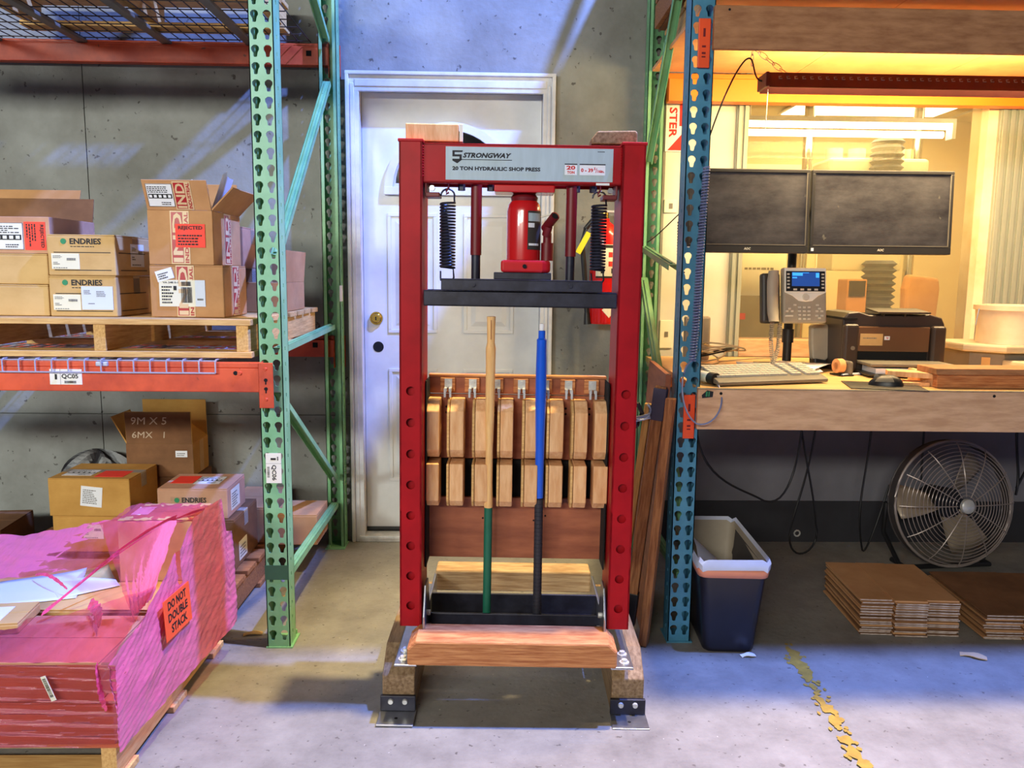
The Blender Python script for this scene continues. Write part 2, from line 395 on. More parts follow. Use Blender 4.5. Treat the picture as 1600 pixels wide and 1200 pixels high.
# ceiling grid bars
cg = bpy.data.objects['ceiling_office']
for yy in (4.3, 4.9, 5.5, 6.1): MB().box(.6, 4.3, yy-.012, yy+.012, 2.512, 2.52).build('grid_bar', M['trim'], cg)
for xx in (1.2, 1.8, 2.4, 3.0, 3.6): MB().box(xx-.012, xx+.012, 3.9, 6.7, 2.511, 2.52).build('grid_bar', M['trim'], cg)

# window
wr = thing('window_1', 'large office window with grey ribbed frame', None, (0, 0, 0), kind='structure')
def ribbed(x0, x1, y0, y1, z0, z1, n):
    mb = MB(); mb.box(x0, x1, y0+.012, y1, z0, z1)
    for i in range(n):
        a = x0+(x1-x0)*(i+.15)/n; b = x0+(x1-x0)*(i+.75)/n; mb.box(a, b, y0, y0+.014, z0, z1)
    return mb
ribbed(WX0-.02, WX0+.035, WY-.03, WY+.13, WZ0-.06, WZ1+.05, 2).build('frame_post', M['frame'], wr, bevel=.002)
ribbed(WX1-.03, WX1+.22, WY-.03, WY+.13, WZ0-.06, WZ1+.05, 7).build('frame_post', M['frame'], wr, bevel=.002)
MB().box(WX0+.035, WX1-.03, WY-.02, WY+.13, WZ0-.06, WZ0+.02).build('window_sill', M['fascia'], wr, bevel=.003)
MB().box(WX0+.035, WX1-.03, WY-.02, WY+.13, WZ1, WZ1+.05).build('frame_head', M['frame'], wr, bevel=.002)
MB().box(WX1-.075, WX1-.03, WY+.0, WY+.13, WZ0+.02, WZ1).build('cream_reveal', M['tub'], wr)
MB().box(WX0+.03, WX1-.07, WY+.05, WY+.056, WZ0+.02, WZ1).build('pane', M['glass'], wr)

# door
D = thing('door_1', 'white panelled door with fanlight in white casing', None, (-.1925, 3.79, 0), kind='structure')
hw = .4065
d = MB().box(-hw, hw, 0, .044, .033, 2.06)
slab = d.build('slab', M['doorw'], D)
def raised(cx0, cx1, z0, z1):
    mb = MB(); b = .016
    # moulded frame and raised field
    for (a0, a1, c0, c1) in ((cx0, cx1, z0, z0+b), (cx0, cx1, z1-b, z1), (cx0, cx0+b, z0+b, z1-b), (cx1-b, cx1, z0+b, z1-b)):
        mb.box(a0, a1, -.006, .0, c0, c1)
    i = .034
    mb.add([(cx0+i, 0, z0+i), (cx1-i, 0, z0+i), (cx1-i, 0, z1-i), (cx0+i, 0, z1-i), (cx0+i+.022, -.007, z0+i+.022), (cx1-i-.022, -.007, z0+i+.022), (cx1-i-.022, -.007, z1-i-.022), (cx0+i+.022, -.007, z1-i-.022)],
           [(4,5,6,7),(0,1,5,4),(1,2,6,5),(2,3,7,6),(3,0,4,7)])
    return mb.build('panel', M['doorw'], D, bevel=.002)
for cx0, cx1 in ((-.295, -.068), (.055, .288)):
    raised(cx0, cx1, .98, 1.53); raised(cx0, cx1, .27, .812)
# fanlight: half ellipse frame, dark glass, muntins
def arc(rx, rz, n=24): return [(rx*math.cos(math.pi*i/n), rz*math.sin(math.pi*i/n)) for i in range(n+1)]
def half_ring(ax, az, bx, bz, y0, y1, z, cx):
    o_, i_ = arc(ax, az), arc(bx, bz); mb = MB(); n = len(o_)
    vs = [(cx+p[0], y0, z+p[1]) for p in o_]+[(cx+p[0], y0, z+p[1]) for p in i_]+[(cx+p[0], y1, z+p[1]) for p in o_]+[(cx+p[0], y1, z+p[1]) for p in i_]
    fs = []
    for i in range(n-1):
        fs += [(i, i+1, n+i+1, n+i), (i, 2*n+i, 2*n+i+1, i+1), (n+i, n+i+1, 3*n+i+1, 3*n+i)]
    for k in (0, n-1): fs.append((k, n+k, 3*n+k, 2*n+k))
    return mb.add(vs, fs)
fr = half_ring(.298, .305, .262, .268, -.026, 0, 1.628, -.006); f1 = fr.build('fanlight_frame', M['doorw'], D)
MB().box(-.306, .294, -.0272, 0, 1.610, 1.646).build('fanlight_rail', M['doorw'], D, bevel=.002)
half_ring(.262, .267, .250, .254, -.010, 0, 1.646, -.006).build('fanlight_bead', M['trim'], D)
MB().box(-.262, .252, -.0108, 0, 1.646, 1.662).build('fanlight_bead', M['trim'], D)
gl = MB(); a = arc(.255, .26); gl.add([(-.006+p[0], -.003, 1.64+p[1]) for p in a], [tuple(range(len(a)))]); gl.build('fanlight_glass', M['dglass'], D)
for ang in (50, 90, 130):
    c, s = math.cos(R(ang)), math.sin(R(ang)); MB().cyl((-.006+.06*c, -.006, 1.64+.06*s), (-.006+.25*c, -.006, 1.64+.25*s), .004, n=6).build('fanlight_bar', M['trim'], D)
db = MB().cyl((-.35, -.002, 1.048), (-.35, -.012, 1.048), .030, n=24).cyl((-.35, -.012, 1.048), (-.35, -.024, 1.048), .024, .018, n=24).build('deadbolt', M['brass'], D, smooth=True)
MB().box(-.3525, -.3475, -.026, -.0235, 1.04, 1.056).build('keyway', M['dark'], db)
MB().cyl((-.343, .002, .914), (-.343, -.0015, .914), .025, n=24).build('knob_hole', M['dark'], D)
def casing(pts): return pts
cs = MB()
for x0, x1 in ((-.462, -.404), (.407, .462)):
    cs2 = MB().box(x0, x1, -.092, -.072, 0, 2.10); a, b = (x0, x0+.016) if x0 < 0 else (x1-.016, x1)
    cs2.box(a, b, -.104, -.09, 0, 2.13); cs2.box(x0+.02, x1-.02, -.097, -.09, 0, 2.08)
    cs2.build('casing', M['trim'], D, bevel=.003)
MB().box(-.446, .446, -.0925, -.072, 2.046, 2.115).box(-.4625, .4625, -.1045, -.09, 2.115, 2.1305).box(-.422, .422, -.0965, -.09, 2.066, 2.098).build('casing_head', M['trim'], D, bevel=.003)
MB().box(-.424, -.4085, -.075, .12, 0, 2.062).build('jamb', M['trim'], D); MB().box(.4085, .424, -.075, .12, 0, 2.062).build('jamb', M['trim'], D)
MB().box(-.4085, .4085, -.075, .12, 2.062, 2.08).build('jamb_head', M['trim'], D)
MB().box(-.43, .43, -.10, .1, 0, .022).box(-.43, .43, -.10, -.02, .022, .028).build('threshold', M['zinc'], D, bevel=.002)
MB().box(-hw, hw, -.006, .03, .024, .045).build('door_sweep', M['plblack'], D)

# ================================================================ RACKS
P = .0508
TEAR = [(.0055,-.0165),(.0075,-.004),(.0122,.004),(.0118,.011),(.006,.0168),(0,.018),(-.006,.0168),(-.0118,.011),(-.0122,.004),(-.0075,-.004),(-.0055,-.0165),(0,-.018)]
SLOT = [(.004,-.006),(.004,.006),(-.004,.006),(-.004,-.006)]
def upright_mesh(h, phase):
    """C-section post, web at y=0 facing -y, flanges going back"""
    mb = MB(); nv = int((h-phase)/P); hwid = .038
    z0 = phase
    mb.perf((-hwid, 0, z0), X, Z, hwid, P, 2, nv, TEAR)
    mb.perf((hwid, .012, z0), Y, Z, .05, P, 1, nv, SLOT); mb.perf((-hwid, .062, z0), -Y, Z, .05, P, 1, nv, SLOT)
    zt = z0+nv*P
    def strip(a, b, za, zb): mb.quad((a[0], a[1], za), (b[0], b[1], za), (b[0], b[1], zb), (a[0], a[1], zb))
    for za, zb in ((0, z0), (zt, h)): strip((-hwid, 0), (hwid, 0), za, zb); strip((hwid, .012), (hwid, .062), za, zb); strip((-hwid, .062), (-hwid, .012), za, zb)
    strip((hwid, 0), (hwid, .012), 0, h); strip((hwid, .062), (hwid, .078), 0, h); strip((hwid, .078), (hwid-.016, .078), 0, h)
    strip((-hwid, .012), (-hwid, 0), 0, h); strip((-hwid, .078), (-hwid, .062), 0, h); strip((-hwid+.016, .078), (-hwid, .078), 0, h)
    return mb
def brace(parent, y0, z0, y1, z1, m, x=0, wd=.034):
    """channel brace lying in the plane of the upright frame"""
    a = Vector((x, y0, z0)); b = Vector((x, y1, z1)); q = (b-a).to_track_quat('X', 'Z').to_matrix().to_4x4(); q.translation = a; L = (b-a).length
    mb = MB()
    mb.box(0, L, -wd/2, wd/2, -.003, .0, q).box(0, L, -wd/2, -wd/2+.004, -.022, .0, q).box(0, L, wd/2-.004, wd/2, -.022, 0, q).box(.02, L-.02, -.005, .005, 0, .005, q)
    return mb.build('brace', m, parent, bevel=.0015)
H_UP = 3.4
um = upright_mesh(H_UP, .020); um_mesh = um.mesh('upright')
def put_upright(parent, loc, rz, m, name='upright', base=True):
    me = um_mesh.copy(); o = obj(name, me, m, parent, solid=.003, loc=loc); o.rotation_euler = (0, 0, R(rz))
    if base: MB().box(-.042, .046, -.004, .105, 0, .005).cyl((.03,.1,.006),(.03,.1,.02),.008,n=6).build('base_plate', m, o)
    return o
RKX = -.713
LR = thing('pallet_rack', 'green pallet rack with orange beams on the left', 'rack', (RKX, 2.60, 0))
ul = put_upright(LR, (0, 0, 0), 0, M['grn'])
MB().box(-.0395, .0395, -.0015, .0, .24, .29).build('dark_band', M['dgrn'], ul)
put_upright(LR, (0, 1.088, 0), 180, M['grn'])
for a in ((.08, 1.305, .985, 2.06), (.08, 1.008, .985, 1.03), (.08, .86, .985, .345), (.08, .222, .985, .222), (.08, 2.62, .985, 2.235), (.08, 2.66, .985, 3.1)): brace(LR, *a, M['grn'])
def beam(parent, x0, x1, y, z0, z1, m, facing=-1, ends=(False, True), hole=True):
    """step beam; front skin at y"""
    s = -facing; a, b = sorted((y, y+s*.042))
    mb = MB().box(x0, x1, a, b, z0, z1-.018)
    c, d_ = sorted((y, y+s*.022)); mb.box(x0, x1, c, d_, z1-.018, z1)
    o = mb.build('beam', m, parent, bevel=.003)
    for e, xx, sg in ((ends[0], x0, 1), (ends[1], x1, -1)):
        if not e: continue
        cx0, cx1 = (xx-.002, xx+.044) if sg < 0 else (xx-.044, xx+.002)
        yy = y-s*.006
        k = MB().box(cx0, cx1, min(yy, yy+s*.005), max(yy, yy+s*.005), z0-.05, z1).box(*( (cx0-.0, cx0+.004) if sg<0 else (cx1-.004, cx1)), min(yy, yy+s*.05), max(yy, yy+s*.05), z0-.05, z1).build('end_connector', m, o, bevel=.003)
        cx = (cx0+cx1)/2
        for zz in (z1-.02, z0-.022):
            MB().cyl((cx, yy, zz), (cx, yy-s*.004, zz), .006, .004, n=10).build('rivet', m, o)
        for zz in (z1-.055, z1-.083):
            MB().cyl((cx, yy+s*.002, zz), (cx, yy-s*.0008, zz), .006, n=10).box(cx-.002, cx+.002, yy-s*.0008-.0003, yy-s*.0008+.0003, zz-.014, zz).build('punched_hole', M['dark'], o)
    return o
BZ0, BZ1 = .877, .972
bx1 = -.738-RKX
bf = beam(LR, -1.9, bx1, -.042, BZ0, BZ1, M['org'])
MB().cyl((-.075+bx1+.0, -.042, .938), (-.075+bx1, -.0428, .938), .007, n=12).build('punched_hole', M['dark'], bf); MB().cyl((-.062+bx1, -.042, .938), (-.062+bx1, -.047, .938), .0075, .006, n=12).build('rivet', M['org'], bf)
beam(LR, -1.9, bx1+.02, 1.063+.042, BZ0+.0, BZ1, M['org'], facing=1)
TZ0, TZ1 = 2.142, 2.238
beam(LR, -1.9, bx1+.02, 1.063+.042, TZ0, TZ1, M['org'], facing=1)
beam(LR, -1.9, bx1, -.042, TZ0, TZ1, M['org'])
for zz in (.93, 2.19):
    o_ = MB().box(-.10, -.078, 1.0605, 1.0632, zz-.010, zz+.012).build('punched_hole', M['dark'], LR)
# bin labels on the rack
sticker(LR, (-1.393-RKX, -.0428, .898), X, Z, .100, .049, 'label', [('t','1',.016,.016,.007,.017), ('t','QC05',.037,.017,.052,.017), ('b',.045,.004,.036,.008), ('m',.012,.036,.02,.008,1), ('r',.033,.0,.0007,.049)], name='bin_label')
sticker(LR, (-.738-RKX, -.0012, .671), -Z, X, .100, .050, 'label', [('t','1',.016,.016,.007,.017), ('t','QC06',.039,.017,.052,.017), ('b',.045,.004,.036,.008), ('m',.012,.037,.02,.008,1), ('r',.034,.0,.0007,.05)], name='bin_label')
MB().box(.036, .0395, 1.0, 1.06, 1.13, 1.2).build('tape_scrap', M['paper'], LR)

def wire_deck(name, label, x0, x1, y0, y1, z, m, step=.0508, falls=True, chan=M['wire']):
    r = thing(name, label, 'shelf', (x0, y0, z))
    W_, D_ = x1-x0, y1-y0; mb = MB(); n = int(W_/step)
    for i in range(n+1):
        xx = W_-i*step
        pts = [(xx, D_, .005), (xx, 0, .005)] + ([(xx, -.006, .001), (xx, -.006, -.036)] if falls else [])
        mb.tube(pts, .0024, 5)
    mb.build('long_wires', m, r)
    mb = MB(); k = 0
    yy = .01
    while yy < D_: mb.tube([(0, yy, .0005), (W_, yy, .0005)], .0024, 5); yy += .10
    mb.build('cross_wires', m, r)
    if falls: MB().tube([(0, -.006, -.036), (W_, -.006, -.036)], .0028, 6).build('front_wire', m, r)
    for xx in [W_*.06+i*.36 for i in range(int(W_/.36)+1)]:
        if xx < W_-.03: MB().box(xx-.02, xx+.02, 0.0, D_-.0, -.018, -.0025).build('support_channel', chan, r, bevel=.004)
    return r
wire_deck('wire_deck', 'galvanised wire mesh deck on the middle shelf of the left rack', -2.4, -.872, 2.553, 3.70, .9745, M['wire'])
wire_deck('wire_deck', 'dark wire mesh deck on the top shelf of the left rack', -2.6, -.80, 2.553, 3.70, 2.2405, M['wiredk'], falls=False, chan=M['bezel'])

def pallet(label, x0, x1, y0, y1, z, m=None, h=.122, along='y', group=None, gap=.35, nb=7):
    """stringer pallet: deck boards run along x, stringers along y"""
    m = m or M['pallet']; r = thing('pallet', label, 'pallet', (x0, y0, z), group=group); W_, D_ = x1-x0, y1-y0; t = .019
    bw = D_/(nb+(nb-1)*gap)
    me = MB().box(0, W_, 0, bw, 0, t).mesh('deck_board'); me.materials.append(m)
    for i in range(nb): obj('deck_board', me, m, r, loc=(random.uniform(-.004,.004), i*bw*(1+gap), h-t), bevel=.002)
    ms = MB().box(-.019, .019, .006, D_-.006, 0, h-2*t).mesh('stringer'); sm = M['palletY'] if m == M['pallet'] else m; ms.materials.append(sm)
    for xx in (.03, W_/2, W_-.03): obj('stringer', ms, sm, r, loc=(xx, 0, t), bevel=.002)
    for yy in (0, D_/2-bw/2, D_-bw): obj('bottom_board', me, m, r, loc=(0, yy, 0), bevel=.002)
    return r
pallet('light wooden pallet on the middle shelf under the cartons', -1.72, -.765, 2.575, 3.56, .984, nb=8, gap=.25)
pallet('wooden pallet up on the top wire deck of the left rack', -1.95, -.87, 2.70, 3.62, 2.2515, nb=7, gap=.5)

# right rack
RR = thing('pallet_rack', 'blue and green pallet rack around the computer desk', 'rack', (.650, 2.64, 0))
put_upright(RR, (0, 0, 0), 0, M['blu'])
put_upright(RR, (.05, 1.06, 0), 180, M['grn'])
for a in ((.08, 2.72, .97, 1.75), (.40, 1.30, .97, 1.385), (.08, .40, .97, 1.25), (.08, .222, .97, .222), (.08, 2.75, .97, 3.2)): brace(RR, *a, M['grn'], x=.02)
def clip(z0, z1, txt):
    o = MB().box(-.016, .022, -.012, -.0042, z0, z1).box(.018, .022, -.012, .03, z0, z1).build('safety_clip', M['clip'], RR, bevel=.004)
    MB().box(-.0015, .0055, -.0128, -.0115, z1-.055, z1-.03).box(-.004, .008, -.0126, -.0115, z0+.04, z0+.046).box(-.004, .008, -.0126, -.0115, z0+.06, z0+.066).box(-.004, .008, -.0126, -.0115, z0+.03, z0+.034).build('relief_mark', M['dred'], o)
clip(1.905, 2.052, ''); clip(.721, .868, '')
for sgn, yy in ((1, 1.05-.07),):
    b_ = MB().box(.10, 2.6, yy, yy+.042, 2.005, 2.125).box(.10, 2.6, yy-.02, yy, 2.005, 2.10).build('beam', M['orgshelf'], RR, bevel=.003)
MB().box(.045, 2.6, .02, .06, 1.985, 2.075).build('beam', M['orgshelf'], RR, bevel=.003)
MB().box(.045, 2.6, .03, .07, .76, .86).build('beam', M['orgshelf'], RR, bevel=.003); MB().box(.10, 2.6, .95, .99, .76, .86).build('beam', M['orgshelf'], RR, bevel=.003)

# shelf over the desk and what lies on it
S = thing('overhead_shelf', 'brown wooden shelf with deep front board above the desk', 'shelf', (.675, 2.60, 1.955))
MB().box(0, 2.5, 0, .022, 0, .128).build('front_board', M['shelfwood'], S, bevel=.002)
ub = MB()
for i in range(4): MB().box(i*.62, i*.62+.617, .022, 1.0, .153+.017, .169+.017-.002).build('deck_panel', M['under'], S)
for xx in (.045, 1.0): MB().cyl((xx, 0, .115), (xx, -.001, .115), .004, n=8).build('nail_hole', M['dark'], S)
pallet('wooden pallet on the shelf above the desk', .70, 2.3, 2.585, 3.5, 2.1405, nb=8, gap=.25)
cr = thing('crate', 'wooden crate standing on the pallet above the desk', 'crate', (.66, 2.60, 2.2635))
for i in range(5): MB().box(.0, 1.5, .0, .02, .005+i*.098, .096+i*.098).build('slat', M['palletd'], cr, bevel=.002); MB().box(0, .02, .02, .9, .005+i*.098, .096+i*.098).build('slat', M['palletd'], cr, bevel=.002)
MB().box(.02, 1.5, .02, .9, .0, .48).build('crate_body', M['cardd'], cr)

ov = thing('light_blocker', 'added unseen plywood stack over the crate, blocking the cool lamp', 'light blocker', (.62, 2.27, 2.7590))  # unseen stack added to cut the cool lamp off wall and floor
for i in range(3): MB().box(0, 2.0, 0, 1.25, i*.019, i*.019+.018).build('blocker_sheet', M['shelfwood'], ov)

# ================================================================ SHOP PRESS
PR = thing('shop_press', 'red hydraulic shop press on timber feet in front of the door', 'press', (.066, 2.22, 0), -1.4)
PR.rotation_euler = (0, R(.35), R(-1.4))
CIR = [(.0128*math.cos(2*math.pi*i/16+.2), .0128*math.sin(2*math.pi*i/16+.2)) for i in range(16)]
pm = MB(); pz0 = .262; pp = .0892; pn = 8
pm.perf((-.031, 0, pz0), X, Z, .062, pp, 1, pn, CIR)
pm.quad((-.031,0,.245), (.031,0,.245), (.031,0,pz0), (-.031,0,pz0)); zt = pz0+pn*pp
pm.quad((-.031,0,zt), (.031,0,zt), (.031,0,1.605), (-.031,0,1.605))
for s in (1, -1):
    q = [(s*.031,0,.245), (s*.031,.15,.245), (s*.031,.15,1.605), (s*.031,0,1.605)]; pm.quad(*(q if s > 0 else q[::-1]))
pmesh = pm.mesh('post')
for sx in (-.299, .299):
    po = obj('post', pmesh, M['red'], PR, solid=.005, loc=(sx, 0, 0))
    MB().box(-.034, .034, -.003, .155, 1.603, 1.611).build('post_cap', M['red'], po, bevel=.002)
    MB().box(-.024, .024, .016, .020, .25, 1.0).build('inner_sleeve', M['red'], po)
for y0 in (.014, .108):
    MB().box(-.268, .268, y0, y0+.008, 1.498, 1.603).box(-.268, .268, y0, y0+.016, 1.498, 1.505).box(-.268, .268, y0, y0+.016, 1.596, 1.603).build('head_beam', M['red'], PR, bevel=.002)
wl = MB()
for i in range(12): wl.cyl((-.2675, .013, 1.515+i*.007), (-.2675, .016, 1.518+i*.007), .003, n=6).cyl((.2675, .013, 1.515+i*.007), (.2675, .016, 1.518+i*.007), .003, n=6)
wl.build('weld_bead', M['red'], PR, smooth=True)
# nameplate
BOLD = .045
sg = sticker(PR, (-.206, .0138, 1.507), X, Z, .450, .087, 'plate', (), name='nameplate', th=.0012)
O_ = (-.206, .0138, 1.507)
lettering(sg, [('t','STRONGWAY',.046,.058,.131,.0135,.28), ('r',.036,.0525,.142,.0016), ('p',[(.018,.077),(.046,.077),(.0445,.0725),(.024,.0725),(.024,.0665),(.043,.0665),(.043,.052),(.031,.043),(.018,.05),(.018,.055),(.037,.055),(.037,.061),(.018,.061)]),
               ('t','20 TON HYDRAULIC SHOP PRESS',.018,.025,.237,.0105), ('r',.320,.044,.034,.003), ('r',.360,.044,.070,.003), ('m',.408,.078,.022,.004,1)], O_, X, Z, off=.0018)
lettering(sg, [('r',.3205,.0175,.033,.0265), ('r',.3605,.0175,.069,.0265)], O_, X, Z, 'paper', .0016, name='white_panel')
lettering(sg, [('t','20',.325,.031,.024,.011), ('t','TON',.327,.0205,.020,.0075), ('t','0 - 39',.364,.025,.033,.0105), ('t','5',.399,.031,.004,.007), ('t','/',.4035,.024,.004,.012), ('t','16in.',.409,.024,.018,.008)], O_, X, Z, 'inkr', .0021)
BOLD = .028
sticker(PR, (.2, .0138, 1.4985), X, Z, .036, .006, 'paper', name='white_label')
# under the head: jack seat, rods, springs, brackets
MB().box(-.075, .09, .02, .12, 1.478, 1.499).build('jack_seat', M['redj'], PR, bevel=.004)
for xx in (-.243, .24): 
    MB().box(xx-.02, xx+.02, .02, .09, 1.462, 1.474).box(xx-.02 if xx < 0 else xx+.014, xx-.014 if xx < 0 else xx+.02, .02, .09, 1.462, 1.50).build('corner_bracket', M['dred'], PR, bevel=.002)
    MB().cyl((xx, .018, 1.485), (xx, .03, 1.485), .008, n=6).build('bolt', M['steel'], PR)
for xx in (-.165, -.085, .15, .196):
    MB().cyl((xx, .05, 1.482), (xx, .05, 1.499), .010, n=6).build('hex_nut', M['black'], PR)
JX, JY = .008, .075
jk = thing('bottle_jack', 'red hydraulic bottle jack standing under the press head', 'jack')
jk.rotation_euler = PR.rotation_euler; jk.location = PR.rotation_euler.to_matrix() @ Vector((JX, JY, 1.262)) + Vector(PR.location)
JZ = 1.262
MB().lathe([(.035,.1930),(.038,.2060),(.030,.2170)], 24).build('jack_neck', M['dred'], jk, smooth=True)
MB().lathe([(.0,.0340),(.047,.0350),(.0475,.1680),(.044,.1860),(.036,.1960),(.0,.1970)], 32).build('jack_cylinder', M['redj'], jk, smooth=True)
fl_ = MB().prism([(-.062,-.062),(.052,-.062),(.075,-.045),(.075,.045),(.052,.062),(-.062,.062)], .0000, .0340, 'z').build('jack_foot', M['redj'], jk, bevel=.008, seg=3)
MB().cyl((.003,-.064,.0170), (.003,-.068,.0170), .006, n=8).build('release_valve', M['dark'], jk)
lb = MB(); lb.grid(lambda u, v: ((.0485*math.sin(R(12+62*u)), -.0485*math.cos(R(12+62*u)), .0630+.105*v)), 8, 1)
jl = lb.build('jack_label', M['phoned'], jk)
MB().grid(lambda u, v: ((.0489*math.sin(R(14+22*u)), -.0489*math.cos(R(14+22*u)), .1230+.012*v)), 4, 1).build('label_white', M['paper'], jl)
MB().grid(lambda u, v: ((.0489*math.sin(R(14+50*u)), -.0489*math.cos(R(14+50*u)), .1400+.022*v)), 4, 1).build('label_grey', M['plate'], jl)
MB().grid(lambda u, v: ((.0489*math.sin(R(16+40*u)), -.0489*math.cos(R(16+40*u)), .0740+.006*v)), 4, 1).build('label_white', M['paper'], jl)
MB().cyl((.066,-.005,.0340), (.066,-.005,.0830), .017, n=14).cyl((.066,-.005,.0830), (.066,-.005,.1100), .012, n=12).build('pump_barrel', M['dred'], jk, smooth=True)
MB().cyl((.062,-.01,.1030), (.068,-.02,.1280), .012, n=10).cyl((.060,0,.1230), (.084,-.05,.1540), .013, n=12).build('handle_socket', M['dred'], jk, smooth=True)
MB().cyl((.082,-.046,.1515), (.0845,-.051,.1545), .009, n=12).build('socket_hole', M['dark'], jk)
for xx in (-.124, .138):
    MB().cyl((xx, .05, 1.308), (xx, .05, 1.498), .0152, n=18).build('guide_sleeve', M['dred'], PR, smooth=True)
    MB().cyl((xx, .05, 1.235), (xx, .05, 1.31), .0125, n=18).build('guide_rod', M['black'], PR, smooth=True)
def spring(xx):
    pts = []; n = 21; r = .0195
    for i in range(n*12+1):
        a = 2*math.pi*i/12; pts.append((xx+r*math.cos(a), .04+r*math.sin(a), 1.272+.176*i/(n*12)))
    o = MB().tube(pts, .0033, 6).build('return_spring', M['black'], PR, smooth=True)
    top = [(xx+.019, .04, 1.449)]+[(xx+.019*math.cos(R(t)), .04, 1.466+.019*math.sin(R(t))) for t in range(-20, 205, 25)]
    MB().tube(top, .0026, 6).build('spring_hook', M['black'], o, smooth=True)
    MB().tube([(xx, .04, 1.500), (xx+.002, .04, 1.488), (xx-.004, .04, 1.480), (xx-.004, .04, 1.4715), (xx+.003, .04, 1.476)], .003, 6).build('eye_bolt', M['dred'], o, smooth=True)
    MB().tube([(xx-.0195, .04, 1.274), (xx+.016, .04, 1.270), (xx+.018, .04, 1.245), (xx+.012, .04, 1.236)], .0026, 6).build('spring_hook', M['black'], o, smooth=True)
    MB().tube([(xx-.018, .03, 1.262), (xx-.017, .02, 1.245), (xx-.016, .02, 1.236)], .0024, 6).build('spring_hook', M['black'], o, smooth=True)
spring(-.202); spring(.213)
MB().box(-.073, .085, .02, .14, 1.243, 1.262).build('jack_plate', M['black'], PR, bevel=.002)
ub_ = MB().box(-.214, .222, -.022, -.014, 1.212, 1.243).box(-.214, .222, -.022, .012, 1.237, 1.243).box(-.16, .17, .012, .07, 1.237, 1.243).build('upper_bolster', M['black'], PR, bevel=.002)
for xx in (-.127, .135): MB().cyl((xx, -.022, 1.228), (xx, -.0265, 1.228), .006, n=10).build('bolt', M['black'], ub_)
bd = MB().box(-.263, .264, -.004, .006, 1.168, 1.211).box(-.263, .264, -.004, .018, 1.168, 1.174).box(-.263, .264, -.004, .018, 1.205, 1.211).box(-.263, .264, .1, .11, 1.168, 1.211).build('press_bed', M['black'], PR, bevel=.002)
# timber feet with steel angles
for s in (-1, 1):
    x0, x1 = sorted((s*.284, s*.377))
    MB().prism([(-.03,0),(-.03,.108),(.055,.168),(.54,.168),(.54,0)], x0, x1, 'x').build('foot_timber', M['pinedark'], PR, bevel=.004)
    fp = MB().box(x0-.004, x1+.004, -.043, -.031, 0.006, .052).build('foot_bracket', M['black'], PR, bevel=.002); MB().box(x0-.006, x1+.006, -.115, -.031, 0, .006).build('foot_plate', M['steel'], PR, bevel=.002)
    for k in (.28, .72): MB().cyl((x0+(x1-x0)*k, -.042, .036), (x0+(x1-x0)*k, -.049, .036), .0085, .007, n=10).build('bolt', M['zinc'], fp, smooth=True)
    MB().cyl(((x0+x1)/2, -.08, .005), ((x0+x1)/2, -.08, .0065), .005, n=10).build('floor_hole', M['dark'], fp)
    a, b = sorted((s*.270, s*.335)); c0, c1 = sorted((s*.262, s*.270))
    ba = MB().box(a, b, -.095, .50, .168, .176).box(c0, c1, -.0, .42, .176, .245).build('base_angle', M['steel'], PR, bevel=.003)
    for yy in (-.065, .03-.045): MB().cyl((s*.312, yy, .176), (s*.312, yy, .179), .014, n=16).cyl((s*.312, yy, .179), (s*.312, yy, .186), .0085, n=6).build('bolt', M['zinc'], ba)
    # gusset plate inside the post
    g0, g1 = sorted((s*.2615, s*.255))
    gp = MB().prism([(-.03,.18),(-.03,.285),(.012,.365),(.07,.365),(.15,.18)], g0, g1, 'x').build('gusset_plate', M['steel'], PR, bevel=.002)
    for yy, zz in ((.04,.27),(.06,.22)): MB().cyl((s*.2555, yy, zz), (s*.246, yy, zz), .008, n=6).build('bolt', M['zinc'], gp)
MB().box(-.262, .262, .072, .080, .180, .254).box(-.262, .262, .080, .15, .180, .188).build('front_channel', M['black'], PR, bevel=.002)
MB().box(-.262, .262, .235, .243, .180, .25).box(-.262, .262, .165, .235, .180, .187).build('rear_channel', M['black'], PR, bevel=.002)
MB().prism([(-.296,.178),(-.296,.226),(-.272,.25),(.262,.25),(.286,.226),(.286,.178)], -.108, .012, 'y').build('front_timber', M['pinex'], PR, bevel=.006)
MB().box(-.262, .262, .01, .03, .150, .176).build('cross_angle', M['black'], PR, bevel=.002)
MB().box(-.268, .262, .43, .52, .178, .252).build('rear_timber', M['pinegrey'], PR, bevel=.006)
# blocks on top of the press
k = thing('wood_block', 'cut pine block with pale thin strip on the left end of the press head', 'wood block', (-.155, 2.29, 1.611), 2)
MB().box(-.085, .058, -.035, .045, 0, .046).build('block', M['pine'], k, bevel=.003); MB().box(.0595, .069, -.035, .04, 0, .046).build('strip', M['paperc'], k, bevel=.001)
k = thing('wood_block', 'rounded grey-brown timber block on the right end of the press head', 'wood block', (.335, 2.30, 1.6125), -2)
MB().prism([(-.068,0),(-.068,.014),(-.052,.034),(.052,.036),(.057,.03),(.057,0)], -.03, .05, 'y').build('block', M['pinedark'], k, bevel=.003)

